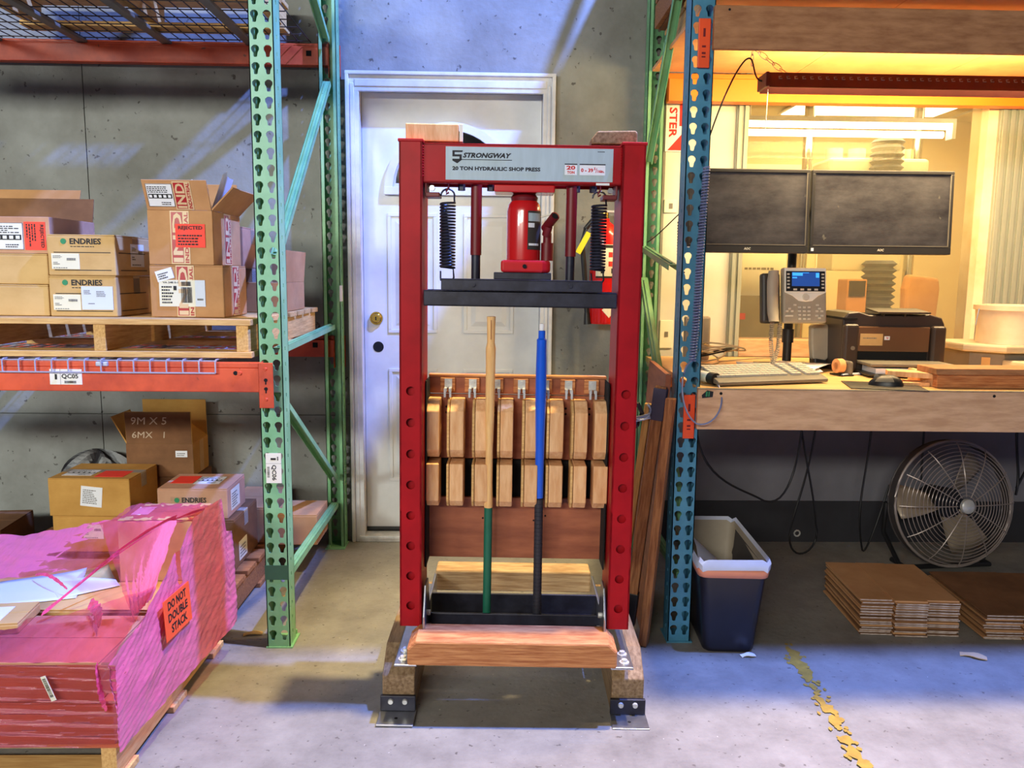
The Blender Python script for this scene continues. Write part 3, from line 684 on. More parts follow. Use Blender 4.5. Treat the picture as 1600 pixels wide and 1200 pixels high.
# ---------------------------------------------------------------- slotted wooden tool holder inside the press
TR = thing('tool_rack', 'slotted pine tool rack with two rows of blocks inside the press', 'tool rack', (.066, 2.22, 0), -1.4)
TR.rotation_euler = (0, R(.35), R(-1.4))
MB().box(-.265, .263, .165, .180, .395, .585).build('back_panel', M['ply'], TR, bevel=.002)
for xx, zz in ((-.10,.55),(.055,.545),(.09,.56)): MB().cyl((xx,.165,zz-.03),(xx,.164,zz-.03),.003,n=8).build('screw_hole', M['dark'], TR)
MB().box(-.265, .263, .165, .180, .705, .90).build('back_panel', M['ply'], TR, bevel=.002)
MB().box(-.265, .263, .181, .186, .55, .74).build('slot_shade', M['dark'], TR)  # near-black sheet standing in for the shade between the block rows
MB().box(-.265, .263, .168, .185, .902, .952).build('hook_rail', M['ply'], TR, bevel=.002)
MB().box(-.265, .263, .160, .190, .952, .960).build('rail_cap', M['pinex'], TR, bevel=.002)
for sx in (-.2665, .2585): MB().box(sx, sx+.004, .075, .186, .395, .95).build('gap_shade', M['dark'], TR)  # near-black strips standing in for the shaded gaps beside the posts
px_c = [670.5, 706.5, 746.5, 786.5, 826.5, 866.5, 905.5, 941]
bw_ = [.037, .049, .047, .046, .047, .049, .047, .041]
up = [(.165,.892),(.118,.892),(.082,.862),(.082,.748),(.105,.722),(.165,.722)]
lo_ = [(.165,.708),(.074,.708),(.074,.598),(.094,.578),(.165,.578)]
for i, (p, bw2) in enumerate(zip(px_c, bw_)):
    xx = -.2455 + (p-670.5)*(.49/270.5)
    for prof, nm in ((up, 'upper_block'), (lo_, 'lower_block')):
        b_ = MB().prism(prof, xx-bw2/2+(.009 if 0 < i < 7 else 0), xx+bw2/2, 'x').build(nm, M['pine'], TR, bevel=.003)
        if 0 < i < 7: MB().prism([(q[0]+(.002 if q[0] < .12 else 0), q[1]-.001) for q in prof], xx-bw2/2, xx-bw2/2+.0075, 'x').build('edge_lamina', M['pallet'], b_, bevel=.002)
for j, p in enumerate((692, 732, 771, 812, 851, 889, 928)):
    xx = -.2455 + (p-670.5)*(.49/270.5)
    hb = MB().box(xx-.024, xx+.020, .158, .168, .908, .950).build('hook_block', M['pinex'], TR, bevel=.002)
    MB().box(xx-.011, xx+.011, .1555, .158, .920, .947).cyl((xx,.1555,.938),(xx,.1525,.938),.0055,n=10).build('spring_clip', M['zinc'], hb)
    MB().box(xx-.011, xx-.003, .128, .156, .912, .922).box(xx+.003, xx+.011, .128, .156, .912, .922).box(xx-.011, xx-.005, .124, .131, .896, .922).box(xx+.005, xx+.011, .124, .131, .896, .922).build('clip_jaw', M['zinc'], hb)
    if j % 2 == 0 or j > 4:
        for zz in (.862, .845): MB().cyl((xx-.006,.165,zz),(xx-.006,.164,zz),.0035,n=8).build('screw_hole', M['dark'], TR)

# ---------------------------------------------------------------- two long tool handles standing in the press
hd = thing('hickory_pole', 'turned hickory handle with a green lower grip', 'pole', (-.013, 2.325, .190))
Mx = Matrix.Rotation(R(.6), 4, 'Y')
hd.rotation_euler = (R(2.2), R(.5), 0)
MB().lathe([(0,0),(.0122,.0),(.0122,.388),(0,.388)], 16).build('grip', M['gripg'], hd, smooth=True)
MB().lathe([(0,.386),(.0125,.388),(.0128,.40),(.011,.46),(.0105,.56),(.013,.65),(.0135,.80),(.0140,.84),(.0142,.858),(.011,.875),(.0118,.93),(.0125,.945),(.0125,.949),(0,.95)], 20).build('shaft', M['hick'], hd, smooth=True)
MB().box(-.001, .001, -.0128, -.0118, .885, .94).build('kerf', M['tool'], hd)
hd = thing('fibreglass_pole', 'bright blue fibreglass handle with a ribbed black grip', 'pole', (.139, 2.325, .190)); hd.rotation_euler = (R(2.2), 0, 0)
g = [(0,0)]
for i in range(34): g += [(.0128, i*.0122), (.0128, i*.0122+.009), (.0118, i*.0122+.0095), (.0118, i*.0122+.0118)]
MB().lathe(g+[(0,.418)], 16).build('grip', M['gripk'], hd)
MB().lathe([(0,.416),(.0128,.418),(.0125,.48),(.0135,.60),(.0155,.70),(.0155,.80),(.0142,.86),(.0142,.885),(.010,.889),(.010,.91),(0,.911)], 20).build('shaft', M['bluep'], hd, smooth=True)
MB().lathe([(0,.91),(.0075,.911),(.0075,.930),(0,.931)], 14).build('tip', M['paper'], hd, smooth=True)

# ---------------------------------------------------------------- fire extinguisher on the wall
FE = thing('fire_extinguisher', 'red fire extinguisher with black hose hung on the wall behind the press', 'extinguisher', (.490, 3.625, 1.04))
MB().lathe([(0,0),(.058,.002),(.062,.012),(.062,.39),(.054,.425),(.03,.447),(.022,.452),(.022,.465),(0,.466)], 28).build('cylinder', M['ext'], FE, smooth=True)
MB().lathe([(0,.46),(.018,.462),(.018,.49),(0,.49)], 14).build('valve', M['brass'], FE, smooth=True)
MB().box(-.012, .075, -.012, .012, .49, .50).box(-.012, .08, -.01, .01, .508, .516, Matrix.Rotation(R(-18), 4, 'Y') @ Matrix.Translation((-.15,0,.02))).build('lever', M['zinc'], FE, bevel=.002)
MB().tube([(0,-.015,.475), (-.045,-.02,.47), (-.085,-.02,.42), (-.1,-.02,.36), (-.09,-.02,.26), (-.078,-.02,.12), (-.07,-.02,.03)], .011, 10).build('hose', M['plblack'], FE, smooth=True)
MB().cyl((-.072,-.02,.05), (-.068,-.02,-.0), .012, .017, n=12).build('nozzle', M['plblack'], FE, smooth=True)
el = MB().grid(lambda u, v: (.0628*math.sin(R(-40+95*u)), -.0628*math.cos(R(-40+95*u)), .205+.145*v), 10, 1).build('instruction_label', M['paperc'], FE)
MB().grid(lambda u, v: (.0632*math.sin(R(-40+95*u)), -.0632*math.cos(R(-40+95*u)), .335+.013*v), 10, 1).build('label_band', M['ink'], el)
MB().grid(lambda u, v: (.0632*math.sin(R(-40+95*u)), -.0632*math.cos(R(-40+95*u)), .205+.008*v), 10, 1).build('label_band', M['ink'], el)
for zz in (.255, .295): MB().grid(lambda u, v: (.0632*math.sin(R(12+18*u)), -.0632*math.cos(R(12+18*u)), zz+.022*v), 4, 1).build('label_mark', M['inkr'], el)
for a0 in (-18, 25): MB().grid(lambda u, v: (.0632*math.sin(R(a0+14*u)), -.0632*math.cos(R(a0+14*u)), .225+.022*v), 4, 1).build('label_mark', M['ink'], el)
MB().grid(lambda u, v: (.0628*math.sin(R(-5+(1-v)*0+60*(u-.5)*(1-abs(2*v-1))+25)), -.0628*math.cos(R(-5+60*(u-.5)*(1-abs(2*v-1))+25)), .03+.07*v), 6, 8).build('diamond_label', M['paperc'], FE)
MB().box(-.012, .012, -.003, .003, -.10, 0, Matrix.Translation((-.075,-.06,.40)) @ Matrix.Rotation(R(28), 4, 'Y')).build('yellow_tag', M['yel'], FE)
MB().box(-.03, .03, .062, .093, .18, .44).build('wall_bracket', M['plblack'], FE)

# ---------------------------------------------------------------- boards leaning between press and rack
bb = thing('leaning_board', 'brown plywood sheet leaning on edge against the rack', 'board', (.54, 2.70, 0)); bb.rotation_euler = (0, R(3.2), R(-4))
MB().box(-.009, .009, -.02, .44, .0, .93).build('sheet', M['ply'], bb, bevel=.001)
def timber(label, loc, rot, L, w, d_, m, head=None, foot=None, nm='timber'):
    t = thing(nm, label, 'timber', loc, rot=tuple(R(a) for a in rot))
    MB().box(-w/2, w/2, -d_/2, d_/2, 0, L).build('shaft', m, t, bevel=.002)
    if head: MB().box(-w/2-.004, w/2+.004, -d_/2-.004, d_/2+.004, L-head, L+.003).build('wrapped_head', M['bluet'], t, bevel=.003); MB().box(-w/2-.0, w/2, -d_/2, d_/2, L+.003, L+.008).build('end_grain', M['tool'], t)
    if foot: MB().box(-w/2-.003, w/2+.003, -d_/2-.003, d_/2+.003, .05, .05+foot).build('rubber_foot', M['plblack'], t, bevel=.002)
    return t
timber('reddish timber with dark blue wrapped head leaning beside the press', (.474, 2.665, .004), (-1, 5.6, -20), .885, .036, .034, M['tool'], .105, .12)
timber('pale yellow timber strip leaning just right of the press post', (.440, 2.700, .004), (-1, 6.0, -18), .83, .022, .03, M['toollt'])
timber('brown timber leaning against the blue upright', (.525, 2.62, .004), (0, 4.2, -25), .86, .028, .04, M['tool'])
hk = thing('hose_clamp', 'curved metal clamp hanging at the head of the leaning timber', 'clamp', (.487, 2.60, .80))
MB().tube([(.0+.03*math.cos(R(t)), 0, .02+.03*math.sin(R(t))) for t in range(-150, 60, 15)], .005, 6).build('curved_jaw', M['steel'], hk, smooth=True)
MB().box(-.03, .03, -.004, .004, -.014, .004, Matrix.Rotation(R(-14), 4, 'Y')).build('strap', M['steel'], hk, bevel=.002); MB().cyl((-.02,-.005,-.008),(-.02,-.008,-.008),.005,n=8).build('rivet', M['brass'], hk)
MB().tube([(-.03,.008,.045), (-.01,.008,.04), (.005,.008,.01), (-.01,.008,-.03), (-.03,.008,-.045)], .008, 6).build('rubber_loop', M['plblack'], hk, smooth=True)

# ================================================================ CARTONS
def carton(label, w, d_, h, loc, rz=0, m='card', tape='clear', cat='carton', name='carton', group=None):
    """closed carton, origin at the front left bottom corner"""
    r = thing(name, label, cat, loc, rz, group)
    body = MB().box(0, w, 0, d_, 0, h-.004).build('body', M[m], r, bevel=.004)
    MB().box(.001, w-.001, .001, d_/2-.0012, h-.004, h).build('top_flap', M[m], r, bevel=.001)
    MB().box(.001, w-.001, d_/2+.0012, d_-.001, h-.004, h).build('top_flap', M[m], r, bevel=.001)
    if tape:
        t = MB().box(-.0008, w+.0008, d_/2-.024, d_/2+.024, h, h+.0006)
        t.box(w, w+.0008, d_/2-.024, d_/2+.024, h-.06, h); t.box(-.0008, 0, d_/2-.024, d_/2+.024, h-.06, h); t.build('tape', M[tape], r)
    return r
def open_carton(label, w, d_, h, loc, rz=0, m='card', flaps=(), cat='carton', t=.005, inside='cardin', name='open_carton'):
    """flaps: (side, angle from straight up outward, length)"""
    r = thing(name, label, cat, loc, rz)
    MB().box(0, w, 0, t, 0, h).box(0, w, d_-t, d_, 0, h).box(0, t, t, d_-t, 0, h).box(w-t, w, t, d_-t, 0, h).box(t, w-t, t, d_-t, 0, t).build('body', M[m], r, bevel=.002)
    fo = {}
    for s, a, L in flaps:
        if s == 'f': T = Matrix.Translation((0,0,h)) @ Matrix.Rotation(R(a), 4, 'X'); mb = MB().box(.002, w-.002, 0, t, 0, L, T)
        if s == 'b': T = Matrix.Translation((0,d_,h)) @ Matrix.Rotation(R(-a), 4, 'X'); mb = MB().box(.002, w-.002, -t, 0, 0, L, T)
        if s == 'r': T = Matrix.Translation((w,0,h)) @ Matrix.Rotation(R(a), 4, 'Y'); mb = MB().box(-t, 0, .002, d_-.002, 0, L, T)
        if s == 'l': T = Matrix.Translation((0,0,h)) @ Matrix.Rotation(R(-a), 4, 'Y'); mb = MB().box(0, t, .002, d_-.002, 0, L, T)
        fo[s] = (mb.build({'f':'front_flap','b':'back_flap','l':'left_flap','r':'right_flap'}[s], M[m], r, bevel=.001), T)
    return r, fo
def ship_label(r, O, U, V, w, h, cream=True):
    return sticker(r, O, U, V, w, h, 'paperc' if cream else 'paper', [('m',w*.06,h*.70,w*.35,h*.2,3), ('b',w*.55,h*.55,w*.32,h*.16), ('m',w*.06,h*.3,w*.25,h*.2,2), ('m',w*.06,h*.06,w*.75,h*.1,1)], 'inkg')
def rejected(r, O, U, V, w, h):
    return sticker(r, O, U, V, w, h, 'fluo', [('t','REJECTED',w*.1,h*.72,w*.82,h*.2), ('m',w*.08,h*.1,w*.8,h*.5,4)], 'ink', label='fluorescent red REJECTED label')
def hazard_label(r, O, U, V, w, h):
    s = sticker(r, O, U, V, w, h, 'paper', [('m',w*.05,h*.62,w*.85,h*.3,4), ('r',w*.05,h*.36,w*.9,h*.2), ('m',w*.5,h*.08,w*.4,h*.16,2), ('r',0,0,w,.0012), ('r',0,h-.0012,w,.0012), ('r',0,0,.0012,h), ('r',w-.0012,0,.0012,h)])
    lettering(s, [('r',w*(.08+.18*i),h*.40,w*.11,h*.12) for i in range(5)], O, U, V, 'paper', .0022, name='pictogram'); return s
def brand_print(body, O, w, h, U=X, V=Z):
    lettering(body, [('t','ENDRIES',w*.27,h*.33,w*.73,h*.55), ('m',w*.28,h*.08,w*.62,h*.14,1)], O, U, V, 'ink', name='brand_print')
    a = [(w*.12+h*.27*math.cos(i*.5236), h*.60+h*.27*math.sin(i*.5236)) for i in range(12)]
    lettering(body, [('p', a)], O, U, V, 'inkgr', name='brand_mark')
def body_of(r): return [c for c in r.children if c.name.startswith('body')][0]

SH = 1.1075
# twin cartons with printed name
for k, (z, lab, top) in enumerate(((SH, 'tan printed carton with white page over its name, lower of two on shelf', 0), (SH+.131, 'tan printed carton with full name showing, upper of two on the shelf', 1))):
    r = carton(lab, .215, .30, .130, (-1.430+.004*top, 2.655-.003*top, z), 0, 'cardt'); b = body_of(r)
    brand_print(b, (.036, 0, .088), .135, .034)
    lettering(b, [('r',.02,.072,.18,.0025), ('r',.02,.016,.18,.0025)], (0,0,0), X, Z, 'ink', name='rule_print')
    lettering(b, [('r',.02,.072,.2,.0025), ('r',.03,.016,.2,.0025)], (.215,0,0), Y, Z, 'ink', name='rule_print')
    ship_label(r, (.012 if top else .012, -.0004, .020), X, Z, .088, .050)
    if top: ship_label(r, (.2154, .11, .03), Y, Z, .10, .075, False); sticker(r, (.06,.2,.1302), X, Y, .06, .05, 'paperb'); sticker(r, (.13,.2,.1302), X, Y, .05, .05, 'fluo')
    else:
        sticker(r, (.103, -.0014, .022), X, Z, .100, .075, 'paperb', [('m',.008,.05,.03,.015,3), ('m',.048,.042,.03,.02,4), ('m',.02,.018,.03,.006,1)], 'inkg')
# open carton with printed tape and the one below
r1 = carton('brown carton with red printed tape and shipping label under the open carton', .236, .245, .168, (-1.108, 2.655, SH), 0, 'card', tape=None)
b = body_of(r1)
def printed_tape(parent, O, U, V, w, h, words):
    s = sticker(parent, O, U, V, w, h, 'tapec', (), name='printed_tape', th=.0007)
    Ov = Vector(O); n = max(1, int(h/.075))
    lettering(s, [('r',w*.06,.004,w*.60,h-.008)], O, U, V, 'tape', .0013, name='red_band')
    U_, V_ = Vector(V), -Vector(U)
    O2 = Ov+Vector(U).normalized()*w*.64
    lettering(s, [('t',words,.006,.0,h-.012,w*.52)], O2, U_, V_, 'tapec', .0019, name='tape_words')
    O3 = Ov+Vector(U).normalized()*w*.94
    lettering(s, [('t','INDUSTRIAL',.004,0,h-.008,w*.2)], O3, U_, V_, 'tape', .0013, name='tape_words')
    return s
printed_tape(r1, (.085,-.0004,.002), X, Z, .058, .165, 'IND')
printed_tape(r1, (.2364,.09,.002), Y, Z, .07, .165, 'IND')
sticker(r1, (.030,-.0014,.035), X, Z, .115, .085, 'paperc', [('b',.07,.012,.035,.05), ('b',.072,.066,.03,.014), ('m',.008,.01,.04,.06,6), ('t','VA 248 0-1',.012,.074,.05,.006), ('r',.046,.052,.010,.014)])
sticker(r1, (.145,-.0014,.035), X, Z, .032, .085, 'paperb', [('m',.006,.02,.02,.012,1)], 'inkg')
sticker(r1, (.028,-.0022,.112), (.96,0,.28), (-.28,0,.96), .055, .035, 'paper', [('m',.006,.006,.04,.022,3)])
r2, f2 = open_carton('open carton with red REJECTED label, flaps up, on the shelf', .206, .285, .172, (-1.106, 2.655, SH+.169), 0, 'card', (('f', 24, .098), ('r', 44, .10), ('b', -6, .11), ('l', -50, .09)))
ff, T = f2['f']
O = T @ Vector((.012, -.0004, .022)); 
hazard_label(ff, T @ Vector((-.002,-.0004,.008)), X, T.to_3x3() @ Z, .090, .078) if False else None
s_ = hazard_label(r2, T @ Vector((.012,-.0004,.012)), X, T.to_3x3() @ Z, .082, .074)
printed_tape(r2, T @ Vector((.096,-.0004,.002)), X, T.to_3x3() @ Z, .056, .092, 'IND')
printed_tape(r2, (.072,-.0004,.002), X, Z, .060, .168, 'IND')
printed_tape(r2, (.2064,.11,.002), Y, Z, .07, .168, 'IND')
rejected(r2, (.088,-.0018,.055), X, Z, .094, .074)
lp = MB(); 
lp.grid(lambda u, v: (.03+.07*u, .27-.01*v, .172+.11*v+.015*math.sin(5*u)*v), 6, 4).build('bag_liner', M['liner'], r2, smooth=True)
lp = MB().grid(lambda u, v: (.195+.045*v+.006*math.sin(9*u), .02+.10*u, .17+.12*v+.01*math.sin(6*u)), 6, 4).build('bag_liner', M['liner'], r2, smooth=True)
# left stack of three
carton('plain tan carton at the bottom of the left shelf stack', .36, .30, .100, (-1.795, 2.66, SH), 0, 'cardt', tape=None)
carton('plain tan carton in the middle of the left shelf stack', .36, .30, .098, (-1.800, 2.67, SH+.101), 1, 'cardt')
r3, f3 = open_carton('open carton with REJECTED label turned sideways, top of the left shelf stack', .36, .30, .117, (-1.792, 2.685, SH+.200), 0, 'cardp', (('l', 60, .1),))
MB().box(.004, .356, -.004, 0, 0, .085, Matrix.Translation((0,.30,.117)) @ Matrix.Rotation(R(-12), 4, 'X')).build('back_flap', M['cardd'], r3, bevel=.001)
MB().box(.0, .29, -.004, 0, 0, .125, Matrix.Translation((0,.32,.117)) @ Matrix.Rotation(R(-20), 4, 'X')).build('back_flap', M['card'], r3, bevel=.001)
rejected(r3, (.357-.083+.005,-.0004,.101), -Z, X, .09, .068)
hazard_label(r3, (.16,-.0004,.012), X, Z, .115, .085)
# cartons at the back of the shelf, seen past the upright
r4 = carton('brown carton with shipping labels at the right rear of the shelf, under a small one', .105, .28, .16, (-1.02, 3.0, SH), 0, 'cardd'); ship_label(r4, (.03,-.0004,.03), X, Z, .07, .045, False); ship_label(r4, (.02,-.0004,.09), X, Z, .05, .03, False)
r5 = carton('small tan carton with boxed label stacked at the right rear of the shelf', .105, .24, .15, (-1.02, 3.02, SH+.161), 0, 'cardp'); hazard_label(r5, (.02,-.0004,.03), X, Z, .07, .10)
open_carton('low open carton with tall back flap at the end of the shelf pallet', .13, .36, .11, (-.91, 3.02, SH), 0, 'card', (('r', 5, .12), ('b', 0, .1)))

# ---------------------------------------------------------------- floor level behind the wrapped load
pallet('wooden pallet on the floor under the lower cartons', -1.95, -.925, 2.70, 3.66, 0, M['palletd'], h=.125, nb=7, gap=.3)
FZ = .1255
a = carton('large yellow-brown carton at the bottom of the rear stack, mostly hidden by wrap', .325, .26, .150, (-1.765, 3.19, FZ), 0, 'cardy'); ship_label(a, (.12,-.0004,.055), X, Z, .08, .06, False)
a = carton('large yellow-brown carton with red sticker on its lid, top of the rear stack', .325, .26, .155, (-1.772, 3.185, FZ+.151), -1, 'cardy')
sticker(a, (.125,-.0004,.045), (.99,0,-.1), (.1,0,.99), .085, .082, 'paper', [('m',.008,.012,.06,.06,8)], 'inkg')
hazard_label(a, (.03,.05,.1552), X, Y, .12, .09); sticker(a, (.17,.03,.1552), X, Y, .115, .10, 'fluo')
a = carton('worn carton with red sticker and tag, under the small printed carton', .30, .30, .198, (-1.275, 2.985, FZ), 0, 'cardd'); sticker(a, (.13,.03,.1982), X, Y, .10, .08, 'fluo'); sticker(a, (.3004,.05,.02), Y, Z, .10, .075, 'paperc', [('m',.01,.01,.08,.05,4)], 'inkg')
a = carton('small printed carton with red and white lid stickers in the rear stack', .262, .23, .118, (-1.262, 2.995, FZ+.199), 1, 'cardp', tape=None)
b = body_of(a); brand_print(b, (.058,0,.052), .125, .036); MB().box(.05, .155, -.0006, 0, .004, .085).build('tape', M['clear'], a)
sticker(a, (.02,.08,.1182), X, Y, .085, .11, 'fluo'); hazard_label(a, (.11,.07,.1182), X, Y, .1, .11); sticker(a, (.2624,.04,.02), Y, Z, .11, .08, 'paperc', [('m',.01,.01,.08,.06,6)], 'inkg')
a = carton('brown carton beside the rack upright at the end of the floor pallet', .20, .34, .155, (-1.125, 3.30, FZ), 0, 'card', tape=None)
a = carton('plain carton against the wall behind the rack upright', .185, .22, .13, (-.912, 3.28, FZ), 0, 'card', tape=None)
carton('carton hidden under the open chalk-marked carton', .30, .19, .245, (-1.585, 3.465, FZ), 0, 'cardd', tape=None)
r6, f6 = open_carton('open carton with 9MX5 6MX1 chalked on its raised front flap', .285, .195, .145, (-1.58, 3.46, FZ+.246), 1, 'cardy', (('f', 3, .14), ('b', -2, .165), ('l', 28, .13), ('r', -52, .12)))
ff, T = f6['f']
cd_ = MB().box(.004, .281, -.0022, -.0006, .0, .139, T).build('printed_face', M['cardd'], r6)
MB().box(.001, .284, -.002, -.0004, .0, .144).build('printed_face', M['cardd'], r6)
BOLD = .0
lettering(cd_, [('t','9M X 5',.03,.085,.15,.032,.1), ('t','6MX   1',.03,.025,.14,.028,.1)], T @ Vector((0,-.0024,0)), X, T.to_3x3() @ Z, 'inkw', .001, name='chalk_marks')
BOLD = .028
sticker(r6, (.21,-.002,.085), X, Z, .05, .028, 'paper', [('m',.006,.006,.036,.016,2)], 'inkg')
sticker(r6, (.285,.08,.002), Y, Z, .05, .14, 'cardt', name='tape')
bg = thing('rubbish_bag', 'crumpled black bag against the wall behind the rear cartons', 'bag', (-1.78, 3.685-.07, .126))
def lump(u, v, rx, ry, rz, sd):
    a = 2*math.pi*u; b = math.pi*(v-.5); k = 1+.16*math.sin(3*a+sd)*math.cos(2*b)+.10*math.sin(7*a+2*sd+5*v)
    return (rx*k*math.cos(a)*math.cos(b), ry*k*math.sin(a)*math.cos(b), rz*(1+math.sin(b))*(1+.08*math.sin(5*a+sd)))
MB().grid(lambda u, v: lump(u, v, .19, .055, .155, 1.3), 40, 20).build('bag_body', M['bagk'], bg, merge=True)
a = carton('dark old carton on the floor in the shadow at the far left', .3, .3, .2, (-2.3, 3.2, 0.0), 6, 'cardd', tape=None)

# ---------------------------------------------------------------- stretch-wrapped load in the foreground
pallet('wooden pallet under the pink-wrapped load', -1.95, -.905, 1.86, 2.62, 0, M['pallet'], h=.118, nb=6, gap=.3)
LZ = .1185
carton('long low carton at the front bottom of the wrapped load', .62, .36, .108, (-1.525, 1.842, LZ), 0, 'cardp', tape=None)
carton('low carton at the right rear bottom of the wrapped load', .60, .335, .108, (-1.475, 2.21, LZ), 0, 'cardp', tape=None)
carton('flat carton on the front edge of the wrapped load', .56, .27, .100, (-1.495, 1.846, LZ+.109), 0, 'cardp', tape=None)
a = carton('wide tan carton under the loose white papers on the wrapped load', .62, .40, .108, (-1.52, 2.135, LZ+.109), 0, 'cardt', tape=None)
carton('tan carton farther left on the wrapped load', .40, .6, .15, (-1.93, 1.9, LZ), 0, 'cardp', tape=None)
a = carton('pinkish carton standing proud on top of the wrapped load', .225, .17, .190, (-1.105, 2.335, LZ+.218), 3, 'cardp', tape=None); sticker(a, (.02,.05,.1902), X, Y, .05, .08, 'paper'); sticker(a, (.2254,.03,.02), Y, Z, .10, .15, 'paperb', [('m',.02,.03,.05,.1,5)])
a = carton('small tan carton with shipping label near the left edge of the wrapped load', .26, .14, .03, (-1.47, 1.965, LZ+.2095), 8, 'cardt', tape=None); sticker(a, (.09,.02,.0302), X, Y, .12, .09, 'paper', [('b',.02,.012,.08,.02), ('m',.02,.05,.08,.03,3)], 'inkg')
pz = LZ+.2195
def sheet(label, loc, rz, w, d_, m='paperb', lift=.02):
    t = thing('paper_sheet', label, 'paper', loc, rz)
    p = MB().grid(lambda u, v: (w*u, d_*v, .0008+lift*(u**3)*(v**2)+.003*math.sin(4*u)*v), 8, 8).build('sheet', M[m], t, smooth=True, solid=.0006)
    lettering(t, [('m',w*.7,d_*.75,w*.16,d_*.1,2)], (0,0,.004), X, Y, 'inkg', 0)
    return t
sheet('white paper sheet lying on top of the wrapped load', (-1.40, 2.135, pz), 18, .24, .20)
sheet('second white sheet tucked under the pink strand on the load', (-1.215, 2.20, pz+.001), 38, .16, .13, lift=.03)
# film
WR = thing('stretch_wrap', 'pink stretch film wrapped around the foreground pallet load', 'film', (0, 0, 0))
def n3(a, b, c=0): return math.sin(a*13+b*5+c)*.5+math.sin(a*31-b*17+c*2)*.3+math.sin(a*57+b*43)*.2
def side_top(t):   # height of the film edge along the right side
    pts = [(1.835,.327),(1.98,.36),(2.10,.41),(2.30,.545),(2.50,.548),(2.53,.43),(2.60,.41)]
    for (a, za), (b, zb) in zip(pts, pts[1:]):
        if t <= b: k = (t-a)/(b-a); return za+(zb-za)*k
    return pts[-1][1]
def side(u, v):
    y = 1.832+.745*u; xb = -.893+.05*u; zt = side_top(y); z = .105+(zt-.105)*v
    lean = .03*max(0, v-.45)*(1 if y < 2.2 else .4)
    crease = .002*abs(math.sin(9*u-7*v+1.5*math.sin(5*u+3*v)))+.0012*abs(math.sin(21*u-12*v+2*math.sin(9*v)))
    return (xb+.003*n3(u*2.2-v*1.6, v*2)-lean-crease+.003, y, z)
MB().grid(side, 110, 50).build('side_film', M['film'], WR, smooth=True)
MB().grid(lambda u, v: (-1.98+(1.98-.892)*u, 1.836+.003*n3(u*.8, v*9), .115+.212*v), 60, 40).build('front_film', M['filmf'], WR, smooth=True)
MB().grid(lambda u, v: (-1.98+(1.98-.905)*u, 1.838+.27*v*(.30+.70*u), .3295+.03*v*u*u+.007*abs(n3(u*4, v*3))+(.05*v*(u-.8)*5 if u > .8 else 0)), 60, 14).build('top_film', M['film'], WR, smooth=True)
MB().grid(lambda u, v: (-.905-(.05+.17*v)*u-.02*v+.004*n3(u*3,v*3), 2.322-.24*(1-v)-.01*u, .39+(.53-.39)*v-.05*u*(1-v)), 24, 20).build('front_drape', M['film'], WR, smooth=True)
MB().grid(lambda u, v: (-.88-.24*u, 2.33+.19*v, .534+.005*n3(u*2,v*2)-.01*abs(2*v-1)), 16, 10).build('cap_film', M['film'], WR, smooth=True)
MB().grid(lambda u, v: (-1.11-.85*u, 2.53-.20*v*min(1, .25+2*u)+.004*n3(u*4,v*3), (.515-.10*min(1,u*2.2)**.6)*(1-v)+.348*v+.005*n3(u*3,v*6)), 40, 14).build('rear_drape', M['film'], WR, smooth=True)
def ribbon(pts, w, nm='film_strand'):
    mb = MB(); vs = []
    for i, p in enumerate(pts):
        p = Vector(p); a = 2.2*i/len(pts); d_ = Vector((math.sin(a)*.4, math.cos(a)*.8, .55)).normalized()*w*(.6+.4*math.sin(1.3*i)**2); vs += [p-d_, p+d_]
    mb.add(vs, [(2*i, 2*i+1, 2*i+3, 2*i+2) for i in range(len(pts)-1)]); return mb.build(nm, M['filmd'], WR, smooth=True)
def bez(a, b, c, d_, n=14):
    a, b, c, d_ = map(Vector, (a, b, c, d_)); return [a*(1-t)**3+b*3*t*(1-t)**2+c*3*t*t*(1-t)+d_*t**3 for t in [i/n for i in range(n+1)]]
ribbon(bez((-1.19,2.07,.352), (-1.12,2.12,.40), (-1.05,2.25,.50), (-.93,2.335,.538)), .013)
ribbon(bez((-1.19,2.07,.352), (-1.10,2.16,.42), (-1.0,2.3,.53), (-.87,2.40,.542)), .008)
ribbon(bez((-1.10,2.14,.352), (-1.06,2.10,.36), (-1.03,2.05,.36), (-1.00,1.99,.355)), .02)
ribbon(bez((-1.35,2.33,.36), (-1.28,2.28,.39), (-1.24,2.25,.37), (-1.2,2.22,.36)), .006)
ribbon(bez((-.935,1.834,.33), (-.93,1.829,.27), (-.925,1.828,.24), (-.915,1.829,.215)), .010)
sticker(WR, (-.866, 2.07, .270), (.04,1,-.02), (-.06,.02,1), .165, .112, 'fluoo', [('t','DO NOT',.025,.078,.115,.024), ('t','DOUBLE',.022,.045,.122,.024), ('t','STACK',.035,.012,.10,.024)], name='warning_label', label='orange DO NOT DOUBLE STACK label')
sticker(WR, (-1.065, 1.828, .300), (.35,0,-.94), (.94,0,.35), .065, .012, 'paperc', [('b',.006,.002,.05,.008)], name='barcode_strip')
sticker(WR, (-.854, 2.45, .31), (0,.3,.95), (0,-.95,.3), .06, .008, 'paperb', name='paper_strip')

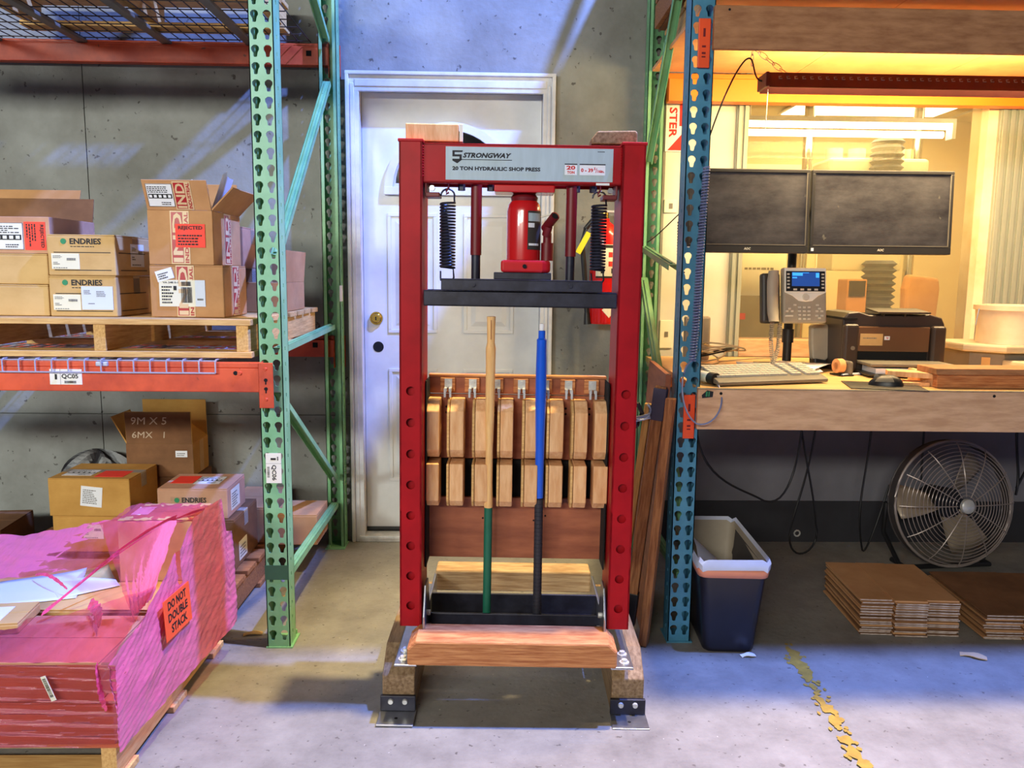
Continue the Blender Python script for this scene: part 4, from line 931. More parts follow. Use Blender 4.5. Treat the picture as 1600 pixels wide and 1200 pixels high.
# ================================================================ DESK AND COMPUTER CORNER
DZ = .893
DK = thing('workbench', 'light wooden bench with deep front board spanning the right rack', 'desk', (.672, 2.60, 0), -1.2)
MB().box(0, 2.5, 0, .020, .758, .892).build('front_board', M['fascia'], DK, bevel=.002)
MB().box(0, 2.5, -.004, .020, .892, .8935).build('edge_strip', M['bezel'], DK)
MB().box(.005, 2.5, .0202, 1.07, .870, .893).build('bench_top', M['desk'], DK, bevel=.002)
for xx in (.075, .97): MB().cyl((xx, 0, .878), (xx, -.001, .878), .005, n=10).build('nail_hole', M['dark'], DK)
lg = MB().prism([(.012,.872),(.03,.888),(.05,.884),(.048,.866),(.014,.862)], -.001, 0, 'y').build('round_sticker', M['plblack'], DK)
MB().prism([(.024,.868),(.030,.868),(.031,.884),(.026,.884)], -.0018, -.001, 'y').prism([(.033,.868),(.037,.868),(.038,.884),(.034,.884)], -.0018, -.001, 'y').build('green_mark', M['inkgr'], lg)

def monitor(label, x0, x1, y, z0, z1, rz=0, tilt=-3):
    t = thing('monitor', label, 'monitor', ((x0+x1)/2, y, z0), rot=(R(tilt), 0, R(rz))); w = x1-x0; h = z1-z0
    MB().box(-w/2, w/2, 0, .028, 0, h).box(-w/2+.08, w/2-.08, .028, .055, .06, h-.06).build('housing', M['mon'], t, bevel=.003)
    MB().box(-w/2+.012, w/2-.012, -.002, 0, .030, h-.013).build('screen', M['scr'], t)
    bz = MB()
    for a in ((-w/2, w/2, 0, .028), (-w/2, w/2, h-.012, h), (-w/2, -w/2+.011, .028, h-.012), (w/2-.011, w/2, .028, h-.012)): bz.box(a[0], a[1], -.006, .0, a[2], a[3])
    b = bz.build('bezel', M['mon'], t, bevel=.0015)
    MB().box(-w/2+.011, w/2-.011, -.0066, -.002, .028, .031).box(-w/2, w/2, -.004, .02, h, h+.0015).box(w/2-.0125, w/2-.010, -.0066, -.002, .03, h-.012).build('bezel_edge', M['bezel'], b)
    lettering(b, [('t','AOC',-.013,.010,.026,.009,.2)], (0,-.0061,0), X, Z, 'paperc', .0006, name='logo')
    sticker(b, (-w/2+.003,-.0062,.008), X, Z, .010, .012, 'paperb')
    MB().box(-.05, .05, .055, .075, h/2-.05, h/2+.05).build('mount_plate', M['plblack'], t)
    return t
monitor('dusty dark monitor nearest the blue rack upright', .722, 1.182, 3.06, 1.347, 1.655, 0)
monitor('dusty dark monitor on the right above the printer', 1.192, 1.724, 3.06, 1.347, 1.655, -1)
st = thing('monitor_stand', 'black pole with crossbar carrying both monitors', 'stand', (1.20, 3.26, DZ+.001))
MB().cyl((0,0,.012), (0,0,.66), .0175, n=18).build('pole', M['plblack'], st, smooth=True)
MB().box(-.11, .11, -.09, .09, 0, .012).build('base', M['plblack'], st, bevel=.004)
MB().cyl((0,0,.10), (0,0,.155), .023, n=18).build('collar', M['plblack'], st, smooth=True)
MB().box(-.30, .30, -.085, -.06, .585, .625).box(-.03, .03, -.06, .02, .58, .63).build('crossbar', M['plblack'], st, bevel=.003)

# desk phone on the pole
ph = thing('desk_phone', 'grey office phone with lit blue screen mounted upright on the pole', 'phone', (1.16, 3.10, 1.082)); ph.rotation_euler = (R(-8), 0, R(4))
MB().box(-.04, .135, 0, .03, 0, .215).build('body', M['phone'], ph, bevel=.008, seg=3)
MB().box(-.118, -.045, .012, .05, .0, .195).build('cradle', M['phoned'], ph, bevel=.01)
hs = MB().grid(lambda u, v: (-.085+.022*math.cos(2*math.pi*u)*(1 if .12 < v < .88 else .9), -.005+.018*math.sin(2*math.pi*u)-.012*abs(2*v-1)**3, .003+.195*v), 14, 12).build('handset', M['phone'], ph, smooth=True)
MB().box(-.036, .131, -.004, 0, .118, .212).build('screen_surround', M['phonew'], ph, bevel=.006)
MB().box(-.031, .126, -.0055, -.004, .122, .200).build('screen_bezel', M['plblack'], ph, bevel=.004)
sc = MB().box(-.008, .103, -.0066, -.0055, .142, .196).build('screen', M['scrb'], ph)
MB().box(-.006, .035, -.0072, -.0066, .182, .194).box(.088, .101, -.0072, -.0066, .175, .193).box(-.006, .012, -.0072, -.0066, .172, .177).box(.035, .06, -.0072, -.0066, .1925, .1945).build('screen_text', M['scrc'], sc)
for xx in (-.022, .116):
    for i in range(5): MB().box(xx-.005, xx+.005, -.0072, -.0055, .133+i*.013, .139+i*.013).build('line_key', M['key'], ph)
for i in range(4): MB().box(-.002+i*.028, .012+i*.028, -.0072, -.0055, .1255, .1325).build('soft_key', M['key'], ph)
MB().prism([(-.036,.118),(.131,.118),(.10,.105),(.075,.085),(.048,.082),(.02,.085),(-.005,.105)], -.0042, 0, 'y').build('silver_arc', M['phonew'], ph, bevel=.002)
MB().cyl((.048,-.004,.100), (.048,-.009,.100), .014, .012, n=20).build('nav_button', M['key'], ph, smooth=True)
kb = MB().box(0, .011, -.005, 0, 0, .007).mesh('number_key')
for r_ in range(4):
    for c_ in range(3): obj('number_key', kb, M['key'], ph, loc=(.018+c_*.019, 0, .012+r_*.015), bevel=.001)
for dx, dz in ((-.022,.052),(-.032,.042),(-.012,.042),(.098,.052),(.088,.042),(.108,.042),(.098,.016),(.088,.025),(.108,.025),(-.0,.066),(.09,.066)): obj('function_key', kb, M['key'], ph, loc=(dx, 0, dz), bevel=.001)
MB().box(-.033, -.003, -.005, 0, .024, .030).build('volume_key', M['key'], ph)
MB().box(.02, .06, .03, .14, .06, .12).build('wall_arm', M['plblack'], ph)
def helix(pts, r, turns, wr, n=9):
    pts = [Vector(p) for p in pts]; L = [0]
    for a, b in zip(pts, pts[1:]): L.append(L[-1]+(b-a).length)
    out = []; N_ = turns*n
    for i in range(N_+1):
        s = L[-1]*i/N_; k = max(j for j in range(len(L)) if L[j] <= s+1e-9); k = min(k, len(pts)-2)
        t = (s-L[k])/(L[k+1]-L[k]); p = pts[k].lerp(pts[k+1], t); d_ = (pts[k+1]-pts[k]).normalized(); a = d_.cross(Vector((.2,1,.1))).normalized(); b = d_.cross(a)
        w_ = 2*math.pi*i/n; out.append(p+a*r*math.cos(w_)+b*r*math.sin(w_))
    return MB().tube(out, wr, 5)
helix([(-.085,.0,.003), (-.09,-.0,-.07), (-.075,.02,-.16), (-.05,.03,-.10), (-.04,.03,-.0)], .007, 44, .0024).build('curly_cord', M['phone'], ph, smooth=True)

# keyboard
kbd = thing('keyboard', 'beige keyboard on the bench in front of the papers', 'keyboard', (.748, 2.64, DZ+.004), 16); kbd.rotation_euler = (R(9), 0, R(16))
MB().prism([(0,.0),(0,.012),(.03,.018),(.155,.026),(.16,.0)], 0, .435, 'x').build('case', M['bezel'], kbd, bevel=.003); MB().box(.03, .06, .12, .145, -.022, .002).box(.37, .40, .12, .145, -.022, .002).build('foot', M['plblack'], kbd)
km = MB().box(0, .0165, 0, .0155, 0, .007).mesh('key')
for r_ in range(6):
    for c_ in range(22):
        if c_ in (15, 18) or (r_ == 0 and 4 <= c_ <= 8): continue
        obj('key', km, M['key'], kbd, loc=(.012+c_*.0188, .036+r_*.0188, .0185+r_*.0012))
sp_ = MB().box(.012+4*.0188, .012+9*.0188-.002, .036, .0515, .0185, .0255).build('space_bar', M['key'], kbd)

# papers
def paper(label, x, y, z, rz, w, h, m='paper'):
    t = MB().grid(lambda u, v: (w*(u-.5), h*(v-.5), .002*math.sin(5*u+3*v)+.002), 8, 8).build('paper_sheet', M[m], None, smooth=True, solid=.0005, loc=(x, y, z)); t.rotation_euler = (0, 0, R(rz)); return tag(t, label, 'paper', 'papers behind the keyboard')
paper('cream sheet at the bottom of the papers behind the keyboard', 1.06, 3.10, DZ+.001, 20, .28, .22, 'paperc')
paper('white sheet topmost behind the keyboard', 1.10, 3.12, DZ+.020, -14, .28, .216)
for i in range(4): paper('white sheet in the loose stack behind the keyboard', 1.10+.008*i, 3.11, DZ+.006+.003*i, -4-3*i, .28, .216)
paper('white sheet near the phone pole behind the keyboard', 1.17, 3.09, DZ+.025, -38, .20, .28)

# mouse and pad
mp_ = MB().box(-.12, .12, -.095, .095, 0, .003).build('mouse_pad', M['mon'], None, loc=(1.325, 2.685, DZ+.0005), bevel=.001); mp_.rotation_euler = (0, 0, R(-14)); tag(mp_, 'thin dark grey mouse pad on the bench edge', 'mouse pad')
ms = thing('computer_mouse', 'black mouse with silver sides on the grey pad', 'mouse', (1.335, 2.69, DZ+.0040), 65)
def mdome(u, v, k=1):
    a = 2*math.pi*u; b = math.pi/2*v; return (.031*k*math.cos(a)*math.cos(b)*(1-.12*math.sin(a)), .055*k*math.sin(a)*math.cos(b), .036*k*math.sin(b)*(1-.15*math.sin(a)*math.cos(b)))
MB().grid(lambda u, v: mdome(u, v), 24, 8).build('shell', M['plblack'], ms, merge=True, smooth=True)
MB().grid(lambda u, v: mdome(.38+.2*u, .25+.45*v, 1.015), 8, 4).build('side_panel', M['bezel'], ms, smooth=True); MB().grid(lambda u, v: mdome(-.1+.2*u, .25+.45*v, 1.015), 8, 4).build('side_panel', M['bezel'], ms, smooth=True)
MB().cyl((-.003,.03,.026), (.003,.03,.026), .009, n=12).build('wheel', M['bezel'], ms)

# printer
pt = thing('printer', 'brown-black laser printer with open paper tray', 'printer', (1.335, 3.05, DZ+.001), -3)
W_, H_, D_ = .385, .235, .25
MB().prism([(.0,.0),(.0,H_-.03),(.02,H_-.004),(.06,H_),(.10,H_-.012),(W_-.11,H_-.012),(W_-.06,H_-.006),(W_-.012,H_-.02),(W_,H_-.045),(W_,0)], .012, D_, 'y').build('body', M['prt'], pt, bevel=.006, seg=3)
MB().box(.0, .058, -.012, .02, .01, H_-.045).build('left_cheek', M['prt'], pt, bevel=.012, seg=3); MB().box(W_-.055, W_, -.012, .02, .01, H_-.05).build('right_cheek', M['prt'], pt, bevel=.012, seg=3)
MB().box(.056, W_-.058, .0, .014, .085, H_-.055).build('front_door', M['prtl'], pt, bevel=.004)
MB().box(.06, W_-.062, .006, .014, .055, .085).build('feed_slot', M['dark'], pt)
MB().box(.058, W_-.02, -.13, .02, .040, .052).build('paper_cover', M['bezel'], pt, bevel=.004); MB().box(.052, W_-.05, -.14, .01, .006, .014).build('paper_tray', M['plblack'], pt, bevel=.003); MB().box(.08, .20, -.125, .0, .0145, .034).build('paper_stack', M['paper'], pt)
MB().box(.10, W_-.06, .03, .2, H_-.0118, H_-.0095).build('output_well', M['dark'], pt); MB().box(.12, W_-.07, -.0, .12, H_-.004, H_+.003, Matrix.Rotation(R(5), 4, 'X')).build('output_flap', M['prt'], pt, bevel=.002)
for xx in (.15, .23): MB().prism([(.0,H_-.004),(.03,H_-.004),(.014,H_-.022)], -.002+xx, xx+.004, 'x').build('flap_rib', M['plblack'], pt)
MB().box(-.004, .05, -.0, .2, H_-.03, H_-.022).build('seam', M['dark'], pt)
sticker(pt, (.065,-.0005,.108), X, Z, .085, .045, 'cardt', [('m',.01,.026,.05,.008,1)], 'inkg'); l_ = sticker(pt, (.156,-.0005,.130), X, Z, .020, .014, 'paper'); lettering(l_, [('t','hp',.006,.003,.009,.009,.2)], (.156,-.0005,.130), X, Z, 'inkr', .002)
MB().cyl((.035,-.012,.098), (.035,-.0135,.098), .008, n=16).build('power_button', M['bezel'], pt); MB().cyl((-.0002,.06,.045), (-.0012,.06,.045), .004, n=8).build('green_light', M['inkgr'], pt)

# speaker, tape, scale, tub, wooden tray, pens
sk = thing('desk_speaker', 'grey pill-shaped speaker beside the printer', 'speaker', (1.315, 3.20, DZ+.001), 8); sk.rotation_euler = (R(-8), 0, R(8))
MB().prism([(-.036,.04),(-.04,.10),(-.038,.17),(-.03,.18),(.03,.18),(.038,.17),(.04,.10),(.034,.045),(.02,.03)], -.012, .02, 'y').build('grille', M['phone'], sk, bevel=.008, seg=3); MB().box(-.028, .028, -.01, .035, 0, .05).build('stand', M['plblack'], sk, bevel=.006)
td = thing('tape_dispenser', 'orange tape roll in a clear dispenser next to the printer', 'tape dispenser', (1.305, 2.985, DZ+.001), 12)
MB().lathe([(.014,-.02),(.027,-.02),(.027,.005),(.014,.005),(.014,-.02)], 20, Matrix.Translation((0,0,.036)) @ Matrix.Rotation(R(90), 4, 'Y')).build('tape_roll', M['under'], td, smooth=True); MB().box(.018, .036, -.03, .034, 0, .055).build('holder', M['bezel'], td, bevel=.01); MB().box(-.02, .036, -.032, .036, 0, .005).build('foot', M['plblack'], td)
SCX = 1.86
sc_ = thing('bench_scale', 'beige bench scale standing under the white tub', 'scale', (SCX, 3.13, DZ+.001))
MB().prism([(-.01,.0),(.10,-.10),(.42,-.10),(.42,.25),(-.01,.25)], .082, .112, 'z').build('platform', M['scale'], sc_, bevel=.008); MB().prism([(.03,.02),(.12,-.06),(.40,-.06),(.40,.22),(.03,.22)], 0, .082, 'z').build('base', M['bezel'], sc_, bevel=.004); MB().prism([(.11,-.061),(.40,-.061),(.40,-.20),(.16,-.20)], 0, .055, 'z').build('display_housing', M['scale'], sc_, bevel=.006); sticker(sc_, (.06,-.012,.03), (.8,-.6,0), Z, .03, .03, 'cardt')
tb = thing('plastic_tub', 'stained white plastic tub standing on the scale', 'tub', (SCX+.215, 3.17, DZ+.1135))
MB().lathe([(0,0),(.135,.0),(.142,.13),(.150,.131),(.150,.150),(.138,.150),(.136,.01),(0,.008)], 36).build('tub_body', M['tub'], tb, smooth=True); MB().tube([(-.15,0,.135), (-.165,-.01,.07), (-.16,0,.01)], .002, 5).build('bail_handle', M['steel'], tb)
tr = thing('wooden_tray', 'reddish wooden tray with overhanging top board at the bench edge', 'tray', (1.49, 2.655, DZ+.001), -1)
MB().box(0, .7, .0, .03, 0, .045).build('front_rail', M['pinex'], tr, bevel=.003); MB().box(-.01, .7, -.012, .12, .0455, .066).build('top_board', M['shelfwood'], tr, bevel=.002); MB().prism([(0,.03),(-.12,.10),(-.10,.16),(.02,.12)], .026, .045, 'z').build('slanted_slat', M['pine'], tr, bevel=.002); MB().box(0, .02, .03, .2, 0, .045).build('side_rail', M['pine'], tr, bevel=.002); MB().prism([(-.10,.035),(-.005,.035),(-.005,.1),(-.06,.12)], .0, .012, 'z').build('tray_floor', M['pine'], tr)
for i, (xx, yy, a) in enumerate(((1.30,2.955,30),)):
    p_ = thing('pen', 'white and blue pen lying by the printer', 'pen', (xx, yy, DZ+.0055), a); MB().cyl((0,0,0), (.1,0,0), .0045, n=8).build('barrel', M['paperb'], p_); MB().cyl((.1,0,0), (.13,0,0), .0047, .002, n=8).build('cap', M['bluep'], p_)

# scanner with coiled lead
sn = thing('barcode_scanner', 'white handheld scanner lying at the bench corner', 'scanner', (.735, 2.70, DZ+.002)); sn.rotation_euler = (0, 0, R(-62))
MB().cyl((-.10,0,.024), (.0,0,.022), .021, .018, n=14).build('grip', M['phonew'], sn, smooth=True); MB().cyl((.0,0,.022), (.03,0,.02), .019, .021, n=14).build('dark_end', M['plblack'], sn, smooth=True)
cd = thing('coiled_cord', 'blue-grey coiled cord running down the blue rack upright', 'cord', (0,0,0))
helix([(.672,2.612,1.60), (.660,2.606,1.30), (.655,2.60,1.10), (.648,2.60,.985)], .0095, 66, .0032).build('coil', M['cableb'], cd, smooth=True)
MB().tube(bez((.648,2.60,.985), (.60,2.58,.97), (.60,2.57,.82), (.66,2.555,.785))+bez((.66,2.555,.785), (.72,2.55,.77), (.77,2.56,.86), (.745,2.665,.912))[1:], .0028, 6).build('loop', M['cableb'], cd, smooth=True)
ck = thing('coiled_cord', 'short black coiled cord hanging behind the blue upright', 'cord', (0,0,0))
helix([(.745,3.10,1.52), (.70,3.06,1.46), (.70,3.05,1.34), (.705,3.05,1.27)], .012, 26, .003).build('coil', M['cable'], ck, smooth=True)
MB().tube(bez((.705,3.05,1.27), (.71,3.05,1.24), (.715,3.05,1.22), (.72,3.05,1.19)), .002, 5).build('tail', M['cable'], ck); MB().tube(bez((.745,3.10,1.52), (.76,3.12,1.56), (.69,3.4,1.42), (.66,3.5,1.40)), .0025, 5).build('lead', M['cable'], ck)
cw = thing('cable_coil', 'tangle of cream cables at the back of the bench', 'cable', (.88, 3.32, DZ+.004))
for i in range(5): MB().tube([(.055*(1+.15*i)*math.cos(t/9*6.28)+.02*i, .08*math.sin(t/9*6.28), .006+.012*i+.02*math.sin(t/9*6.28+i)+.018) for t in range(10)], .0035, 6).build('loop', M['cablew'] if i != 2 else M['cable'], cw, smooth=True)
MB().tube(bez((.06,0,.01), (.15,.05,.01), (.25,.1,.02), (.36,.15,.01)), .0035, 6).build('lead', M['cablew'], cw)
MB().box(-.055, .055, .13, .17, .0, .19).build('cloth_flap', M['phone'], cw, bevel=.01)

# strip light under the shelf
LTP = thing('strip_light', 'rust-brown fluorescent strip light hung under the shelf', 'lamp', (.965, 2.985, 1.922))
MB().prism([(-.055,-.004),(-.05,.012),(-.036,.050),(.036,.050),(.05,.012),(.055,-.004),(.05,-.004),(.033,.046),(-.033,.046),(-.05,-.004)], .0, 1.26, 'x').build('housing', M['lamp'], LTP)
MB().box(-.012, .0, -.05, .05, .0, .05).build('end_cap', M['lamp'], LTP, bevel=.003); MB().box(1.26, 1.272, -.05, .05, .0, .05).build('end_cap', M['lamp'], LTP, bevel=.003)
mk = MB()
for i in range(44): 
    a = Matrix.Translation((.04+i*.028, -.0412, .030)) @ Matrix.Rotation(R(-29), 4, 'X')
    mk.box(-.006, .006, -.0035, -.0005, -.006, -.003, a).box(-.006, -.003, -.0035, -.0005, -.003, .004, a).box(-.006, .004, -.0035, -.0005, .004, .006, a)
mk.build('punched_marks', M['steel'], LTP)['kind'] = 'stuff'
for yy in (-.012, .014): MB().cyl((.02,yy,.033), (1.24,yy,.033), .0105, n=14).build('fluorescent_tube', M['tubelt'], LTP, smooth=True)
def chain(parent, a, b, n):
    a, b = Vector(a), Vector(b)
    for i in range(n):
        c = a.lerp(b, (i+.5)/n); L = (b-a).length/n*.68; d_ = (b-a).normalized(); s = d_.cross(Vector((0,1,0)) if i % 2 else Vector((.6,.1,.8))).normalized()*L*.42
        MB().tube([c+d_*L*math.cos(t/8*6.28)+s*math.sin(t/8*6.28) for t in range(9)], .0012, 5).build('chain_link', M['steel'], parent)
chain(LTP, (.08,0,.05), (-.10,0,.178), 7); chain(LTP, (-.05,0,.135), (-.05,0,.08), 3)
MB().tube([(.01,.0,-.14), (.012,.0,.0)], .0016, 5).build('pull_chain', M['paperc'], LTP)
pc_ = thing('power_lead', 'black power lead drooping from the strip light', 'cable', (0,0,0)); MB().tube(bez((.955,2.985,1.95), (.91,2.98,1.95), (.93,2.98,2.05), (.89,2.98,2.02))+bez((.89,2.98,2.02), (.85,2.98,1.98), (.80,3.0,1.85), (.755,3.02,1.66))[1:], .003, 6).build('lead', M['cable'], pc_, smooth=True)
light('AREA', 'strip_light_glow', (1.60, 2.985, 1.915), 34, (1.0, .72, .36), (1.60, 3.0, 0), 1.22, .09)
light('AREA', 'strip_light_uplight', (1.60, 3.075, 1.955), 20, (1.0, .74, .30), (1.60, 3.7, 2.10), 1.22, .06)

# wall fittings
sg_ = thing('wall_sign', 'white and red sign on the wall behind the rack ending in STER', 'sign', (.765, WY-.004, 1.86))
MB().box(0, .10, -.002, .002, -.05, .21).build('sign_plate', M['paper'], sg_); lettering(sg_, [('p',[(.06,.06),(.095,.06),(.095,.21),(.06,.21)])], (0,-.002,0), X, Z, 'inkr', name='red_bar'); lettering(sg_, [('p',[(.01,-.045),(.095,-.045),(.095,.05)])], (0,-.002,0), X, Z, 'inkr', name='red_triangle'); lettering(sg_, [('t','STER',.0,.0,.13,.035)], (.015,-.002,.14), -Z, X, 'inkr')
for i, (xx, zz, hh, lab) in enumerate(((.80, 1.57, .06, 'small cream socket plate high on the wall'), (.80, .99, .13, 'tall cream switch plate low on the wall behind the rack'))):
    pl = thing('wall_plate', lab, 'wall plate', (xx, WY, zz)); MB().box(-.03, .03, -.008, 0, -hh/2, hh/2).build('plate', M['paperc'], pl, bevel=.003); MB().box(-.008, .008, -.010, -.008, -.012, .012).build('insert', M['bezel'], pl)

# ================================================================ UNDER THE BENCH
def hang(label, pts_list, r=.0045, m='cable'):
    t = thing('hanging_cable', label, 'cable', (0,0,0), group='cables hanging under the bench')
    mb = MB()
    for p in pts_list: mb.tube(p, r, 6)
    mb.build('cable', M[m], t, smooth=True); return t
hang('black cable looping low under the bench behind the bin', [bez((.80,3.1,.76), (.78,3.1,.45), (1.0,3.15,.42), (1.10,3.15,.36))+bez((1.10,3.15,.36), (1.22,3.15,.32), (1.24,3.15,.6), (1.24,3.15,.76))[1:]])
hang('thin black cable swagged high under the bench', [bez((.86,3.0,.76), (.92,3.0,.68), (1.1,3.0,.70), (1.22,3.0,.76))], .004)
hang('black cable crossing itself to the floor behind the bin', [bez((1.36,3.3,.78), (1.36,3.3,.45), (1.28,3.3,.3), (1.27,3.3,.16))+bez((1.27,3.3,.16), (1.28,3.3,.02), (1.42,3.3,.10), (1.38,3.3,.22))[1:]+bez((1.38,3.3,.22), (1.36,3.3,.4), (1.28,3.3,.6), (1.28,3.3,.78))[1:]])
hang('long black cable dropping to the floor left of the fan', [bez((1.66,3.45,.78), (1.68,3.45,.4), (1.60,3.45,.3), (1.66,3.45,.05)), bez((1.66,3.45,.05), (1.68,3.45,.01), (1.75,3.45,.3), (1.76,3.45,.35))])
hang('pair of black cables dropping behind the right of the fan', [bez((2.28,3.4,.78), (2.26,3.4,.5), (2.32,3.4,.45), (2.30,3.4,.32)), bez((2.0,3.4,.78), (2.08,3.4,.68), (2.04,3.4,.7), (2.10,3.4,.6)), bez((2.10,3.4,.6), (2.12,3.4,.75), (2.2,3.4,.74), (2.4,3.4,.74)), bez((2.40,3.4,.74), (2.42,3.4,.6), (2.36,3.4,.5), (2.30,3.4,.35))], .006)
hang('single black cable dropping straight behind the fan top', [bez((1.92,3.5,.78), (1.93,3.5,.6), (1.92,3.5,.5), (1.93,3.5,.35))])
eb = thing('eye_ring', 'small pale ring fixed low on the wall under the bench', 'ring', (1.46, WY-.02, .045))
MB().tube([(.014*math.cos(t/10*6.28), 0, .014*math.sin(t/10*6.28)) for t in range(11)], .004, 6).build('ring', M['zinc'], eb, smooth=True); MB().cyl((0,.0,.014), (0,.03,.014), .003, n=6).build('shank', M['zinc'], eb)

# bin
bn = thing('waste_bin', 'black rectangular waste bin with white liner beside the blue upright', 'bin', (.815, 2.775, 0), -3)
def rr(w, d_, z, k=.03):
    p = []
    for cx, cy, a0 in ((w/2-k, d_/2-k, 0), (-w/2+k, d_/2-k, 90), (-w/2+k, -d_/2+k, 180), (w/2-k, -d_/2+k, 270)):
        p += [(cx+k*math.cos(R(a0+t)), cy+k*math.sin(R(a0+t)), z) for t in (0, 30, 60, 90)]
    return p
def loft(rings, close_bottom=True):
    n = len(rings[0]); mb = MB(); vs = [p for r_ in rings for p in r_]
    fs = [(i*n+k, i*n+(k+1) % n, (i+1)*n+(k+1) % n, (i+1)*n+k) for i in range(len(rings)-1) for k in range(n)]
    if close_bottom: fs.append(tuple(range(n))[::-1])
    return mb.add(vs, fs)
loft([rr(.165,.41,.0), rr(.175,.42,.012), rr(.225,.475,.292), rr(.225,.475,.297)]).build('bin_body', M['binp'], bn, smooth=True, solid=.004)
loft([rr(.232,.482,.272), rr(.238,.488,.292), rr(.236,.486,.300)], False).build('rim', M['linero'], bn, smooth=True, solid=.004)
def wav(r_, a, z): return [(x*(1+a*math.sin(7*i)), y*(1+a*math.sin(5*i+1)), z+.006*math.sin(2.3*i)) for i, (x, y, _) in enumerate(r_)]
loft([wav(rr(.242,.494,0), .006, .298), wav(rr(.246,.498,0), .006, .320), wav(rr(.236,.488,0), .004, .334), wav(rr(.222,.472,0), .006, .322)], False).build('liner', M['liner'], bn, smooth=True)
loft([wav(rr(.16,.39,0), .012, .07), wav(rr(.205,.44,0), .012, .2), wav(rr(.222,.472,0), .006, .322)], True).build('liner_inside', M['phone'], bn, smooth=True)
MB().grid(lambda u, v: lump(u, v, .065, .14, .05, 2.1), 16, 8).build('crumpled_rubbish', M['chip'], bn, merge=True, loc=(0,.02,.10))
MB().grid(lambda u, v: (-.115+.10*u+.012*math.sin(4*v), -.20+.34*v, .325-.09*u+.02*math.sin(3*v)), 6, 8).build('loose_sheet', M['paperb'], bn, smooth=True)

# fan
FN = thing('drum_fan', 'large round floor fan with wire cage under the bench', 'fan', (2.0, 3.36, 0), 6); FN.rotation_euler = (0, 0, R(6))
FC = Vector((0, 0, .292)); FR = .272
TL = Matrix.Translation(FC) @ Matrix.Rotation(R(-8), 4, 'X')
def ring(r_, y, wr, n=48): return [TL @ Vector((r_*math.cos(2*math.pi*t/n), y, r_*math.sin(2*math.pi*t/n))) for t in range(n+1)]
for i in range(15):
    r_ = .045+i*(FR-.05)/14.5; y = -.075*math.sqrt(max(0, 1-(r_/FR)**2))-.01
    MB().tube(ring(r_, y, .0018), .0019, 5).build('cage_ring', M['fanc'], FN, smooth=True)
MB().tube(ring(FR, -.005, 0), .006, 8).build('cage_rim', M['fanc'], FN, smooth=True); MB().tube(ring(FR, .047, 0), .004, 8).build('cage_rim', M['fand'], FN, smooth=True)
dr = MB(); dr.grid(lambda u, v: TL @ Vector((FR*math.cos(2*math.pi*u), -.004+.05*v, FR*math.sin(2*math.pi*u))), 48, 1); dr.build('drum_band', M['fand'], FN, smooth=True)
for a in range(0, 360, 30):
    pts = []
    for k in range(8):
        r_ = .04+(FR-.045)*k/7; pts.append(TL @ Vector((r_*math.cos(R(a)), -.075*math.sqrt(max(0, 1-(r_/FR)**2))-.013, r_*math.sin(R(a)))))
    MB().tube(pts, .0024, 5).build('cage_spoke', M['fanc'], FN, smooth=True)
for a in (52, 178, 300):
    def bl(u, v, a=a):
        th = R(a)+(u-.5)*(.95-.35*v); r_ = .05+.19*v; return TL @ Vector((r_*math.cos(th), .05-.07*(u-.5), r_*math.sin(th)))
    MB().grid(bl, 8, 5).build('blade', M['fanb'], FN, smooth=True, solid=.002)
MB().lathe([(0,0),(.032,0),(.03,.012),(.02,.018),(0,.02)], 20, TL @ Matrix.Translation((0,-.088,0)) @ Matrix.Rotation(R(90), 4, 'X')).build('centre_badge', M['zinc'], FN, smooth=True)
MB().cyl(TL @ Vector((0,.02,0)), TL @ Vector((0,.16,0)), .065, n=20).build('motor', M['plblack'], FN, smooth=True)
MB().tube([(-.20,.10,.012), (-.20,.0,.012), (.20,.0,.012), (.20,.10,.012)], .011, 8).tube([(-.20,.05,.012), (-.285,.045,.16), (-.285,.045,.292)], .010, 8).tube([(.20,.05,.012), (.285,.045,.16), (.285,.045,.292)], .010, 8).build('stand', M['plblack'], FN, smooth=True)

# stacks of flattened cartons
def flat_stack(x0, y0, w, d_, n, t, label, group, rz):
    c = math.cos(R(rz)); s = math.sin(R(rz))
    for i in range(n):
        w1, w2 = w*.33, w*.67; j = random.uniform(-.006, .006); dy = random.uniform(-.006, .004); fr_ = random.uniform(-.004, .004)
        mb = MB().box(0, w1-.002, fr_, d_, 0, t*.72).box(w1+.002, w2-.002, fr_-.012, d_, t*.1, t*.92).box(w2+.002, w, fr_+.004, d_, 0, t*.72).box(w1-.004, w2+.004, .01, d_-.01, 0, t*.8)
        o = mb.build('flattened_carton', M['cardd'] if random.random() < .6 else M['card'], None, loc=(x0+j, y0+dy, i*t+.0005)); o.rotation_euler = (0, 0, R(rz+random.uniform(-.8,.8)))
        for (ea, eb, ez, eh, ey) in ((0, w1-.002, 0, t*.72, fr_), (w1+.002, w2-.002, t*.1, t*.92, fr_-.012), (w2+.002, w, 0, t*.72, fr_+.004)):
            if random.random() < .8: MB().box(ea+.001, eb-.001, ey-.001, ey, ez+.0006, eh-.0006).build('cut_edge', M['cutedge'], o)
        tag(o, label if i < n-1 else label.replace('flattened brown carton in', 'topmost flattened carton of'), 'cardboard', group)
flat_stack(1.312, 2.705, .345, .37, 17, .0078, 'flattened brown carton in the stack in front of the fan', 'flattened cartons in front of the fan', -4)
flat_stack(1.735, 2.66, .40, .42, 12, .0078, 'flattened brown carton in the stack at the right edge', 'flattened cartons at the right edge', -3)

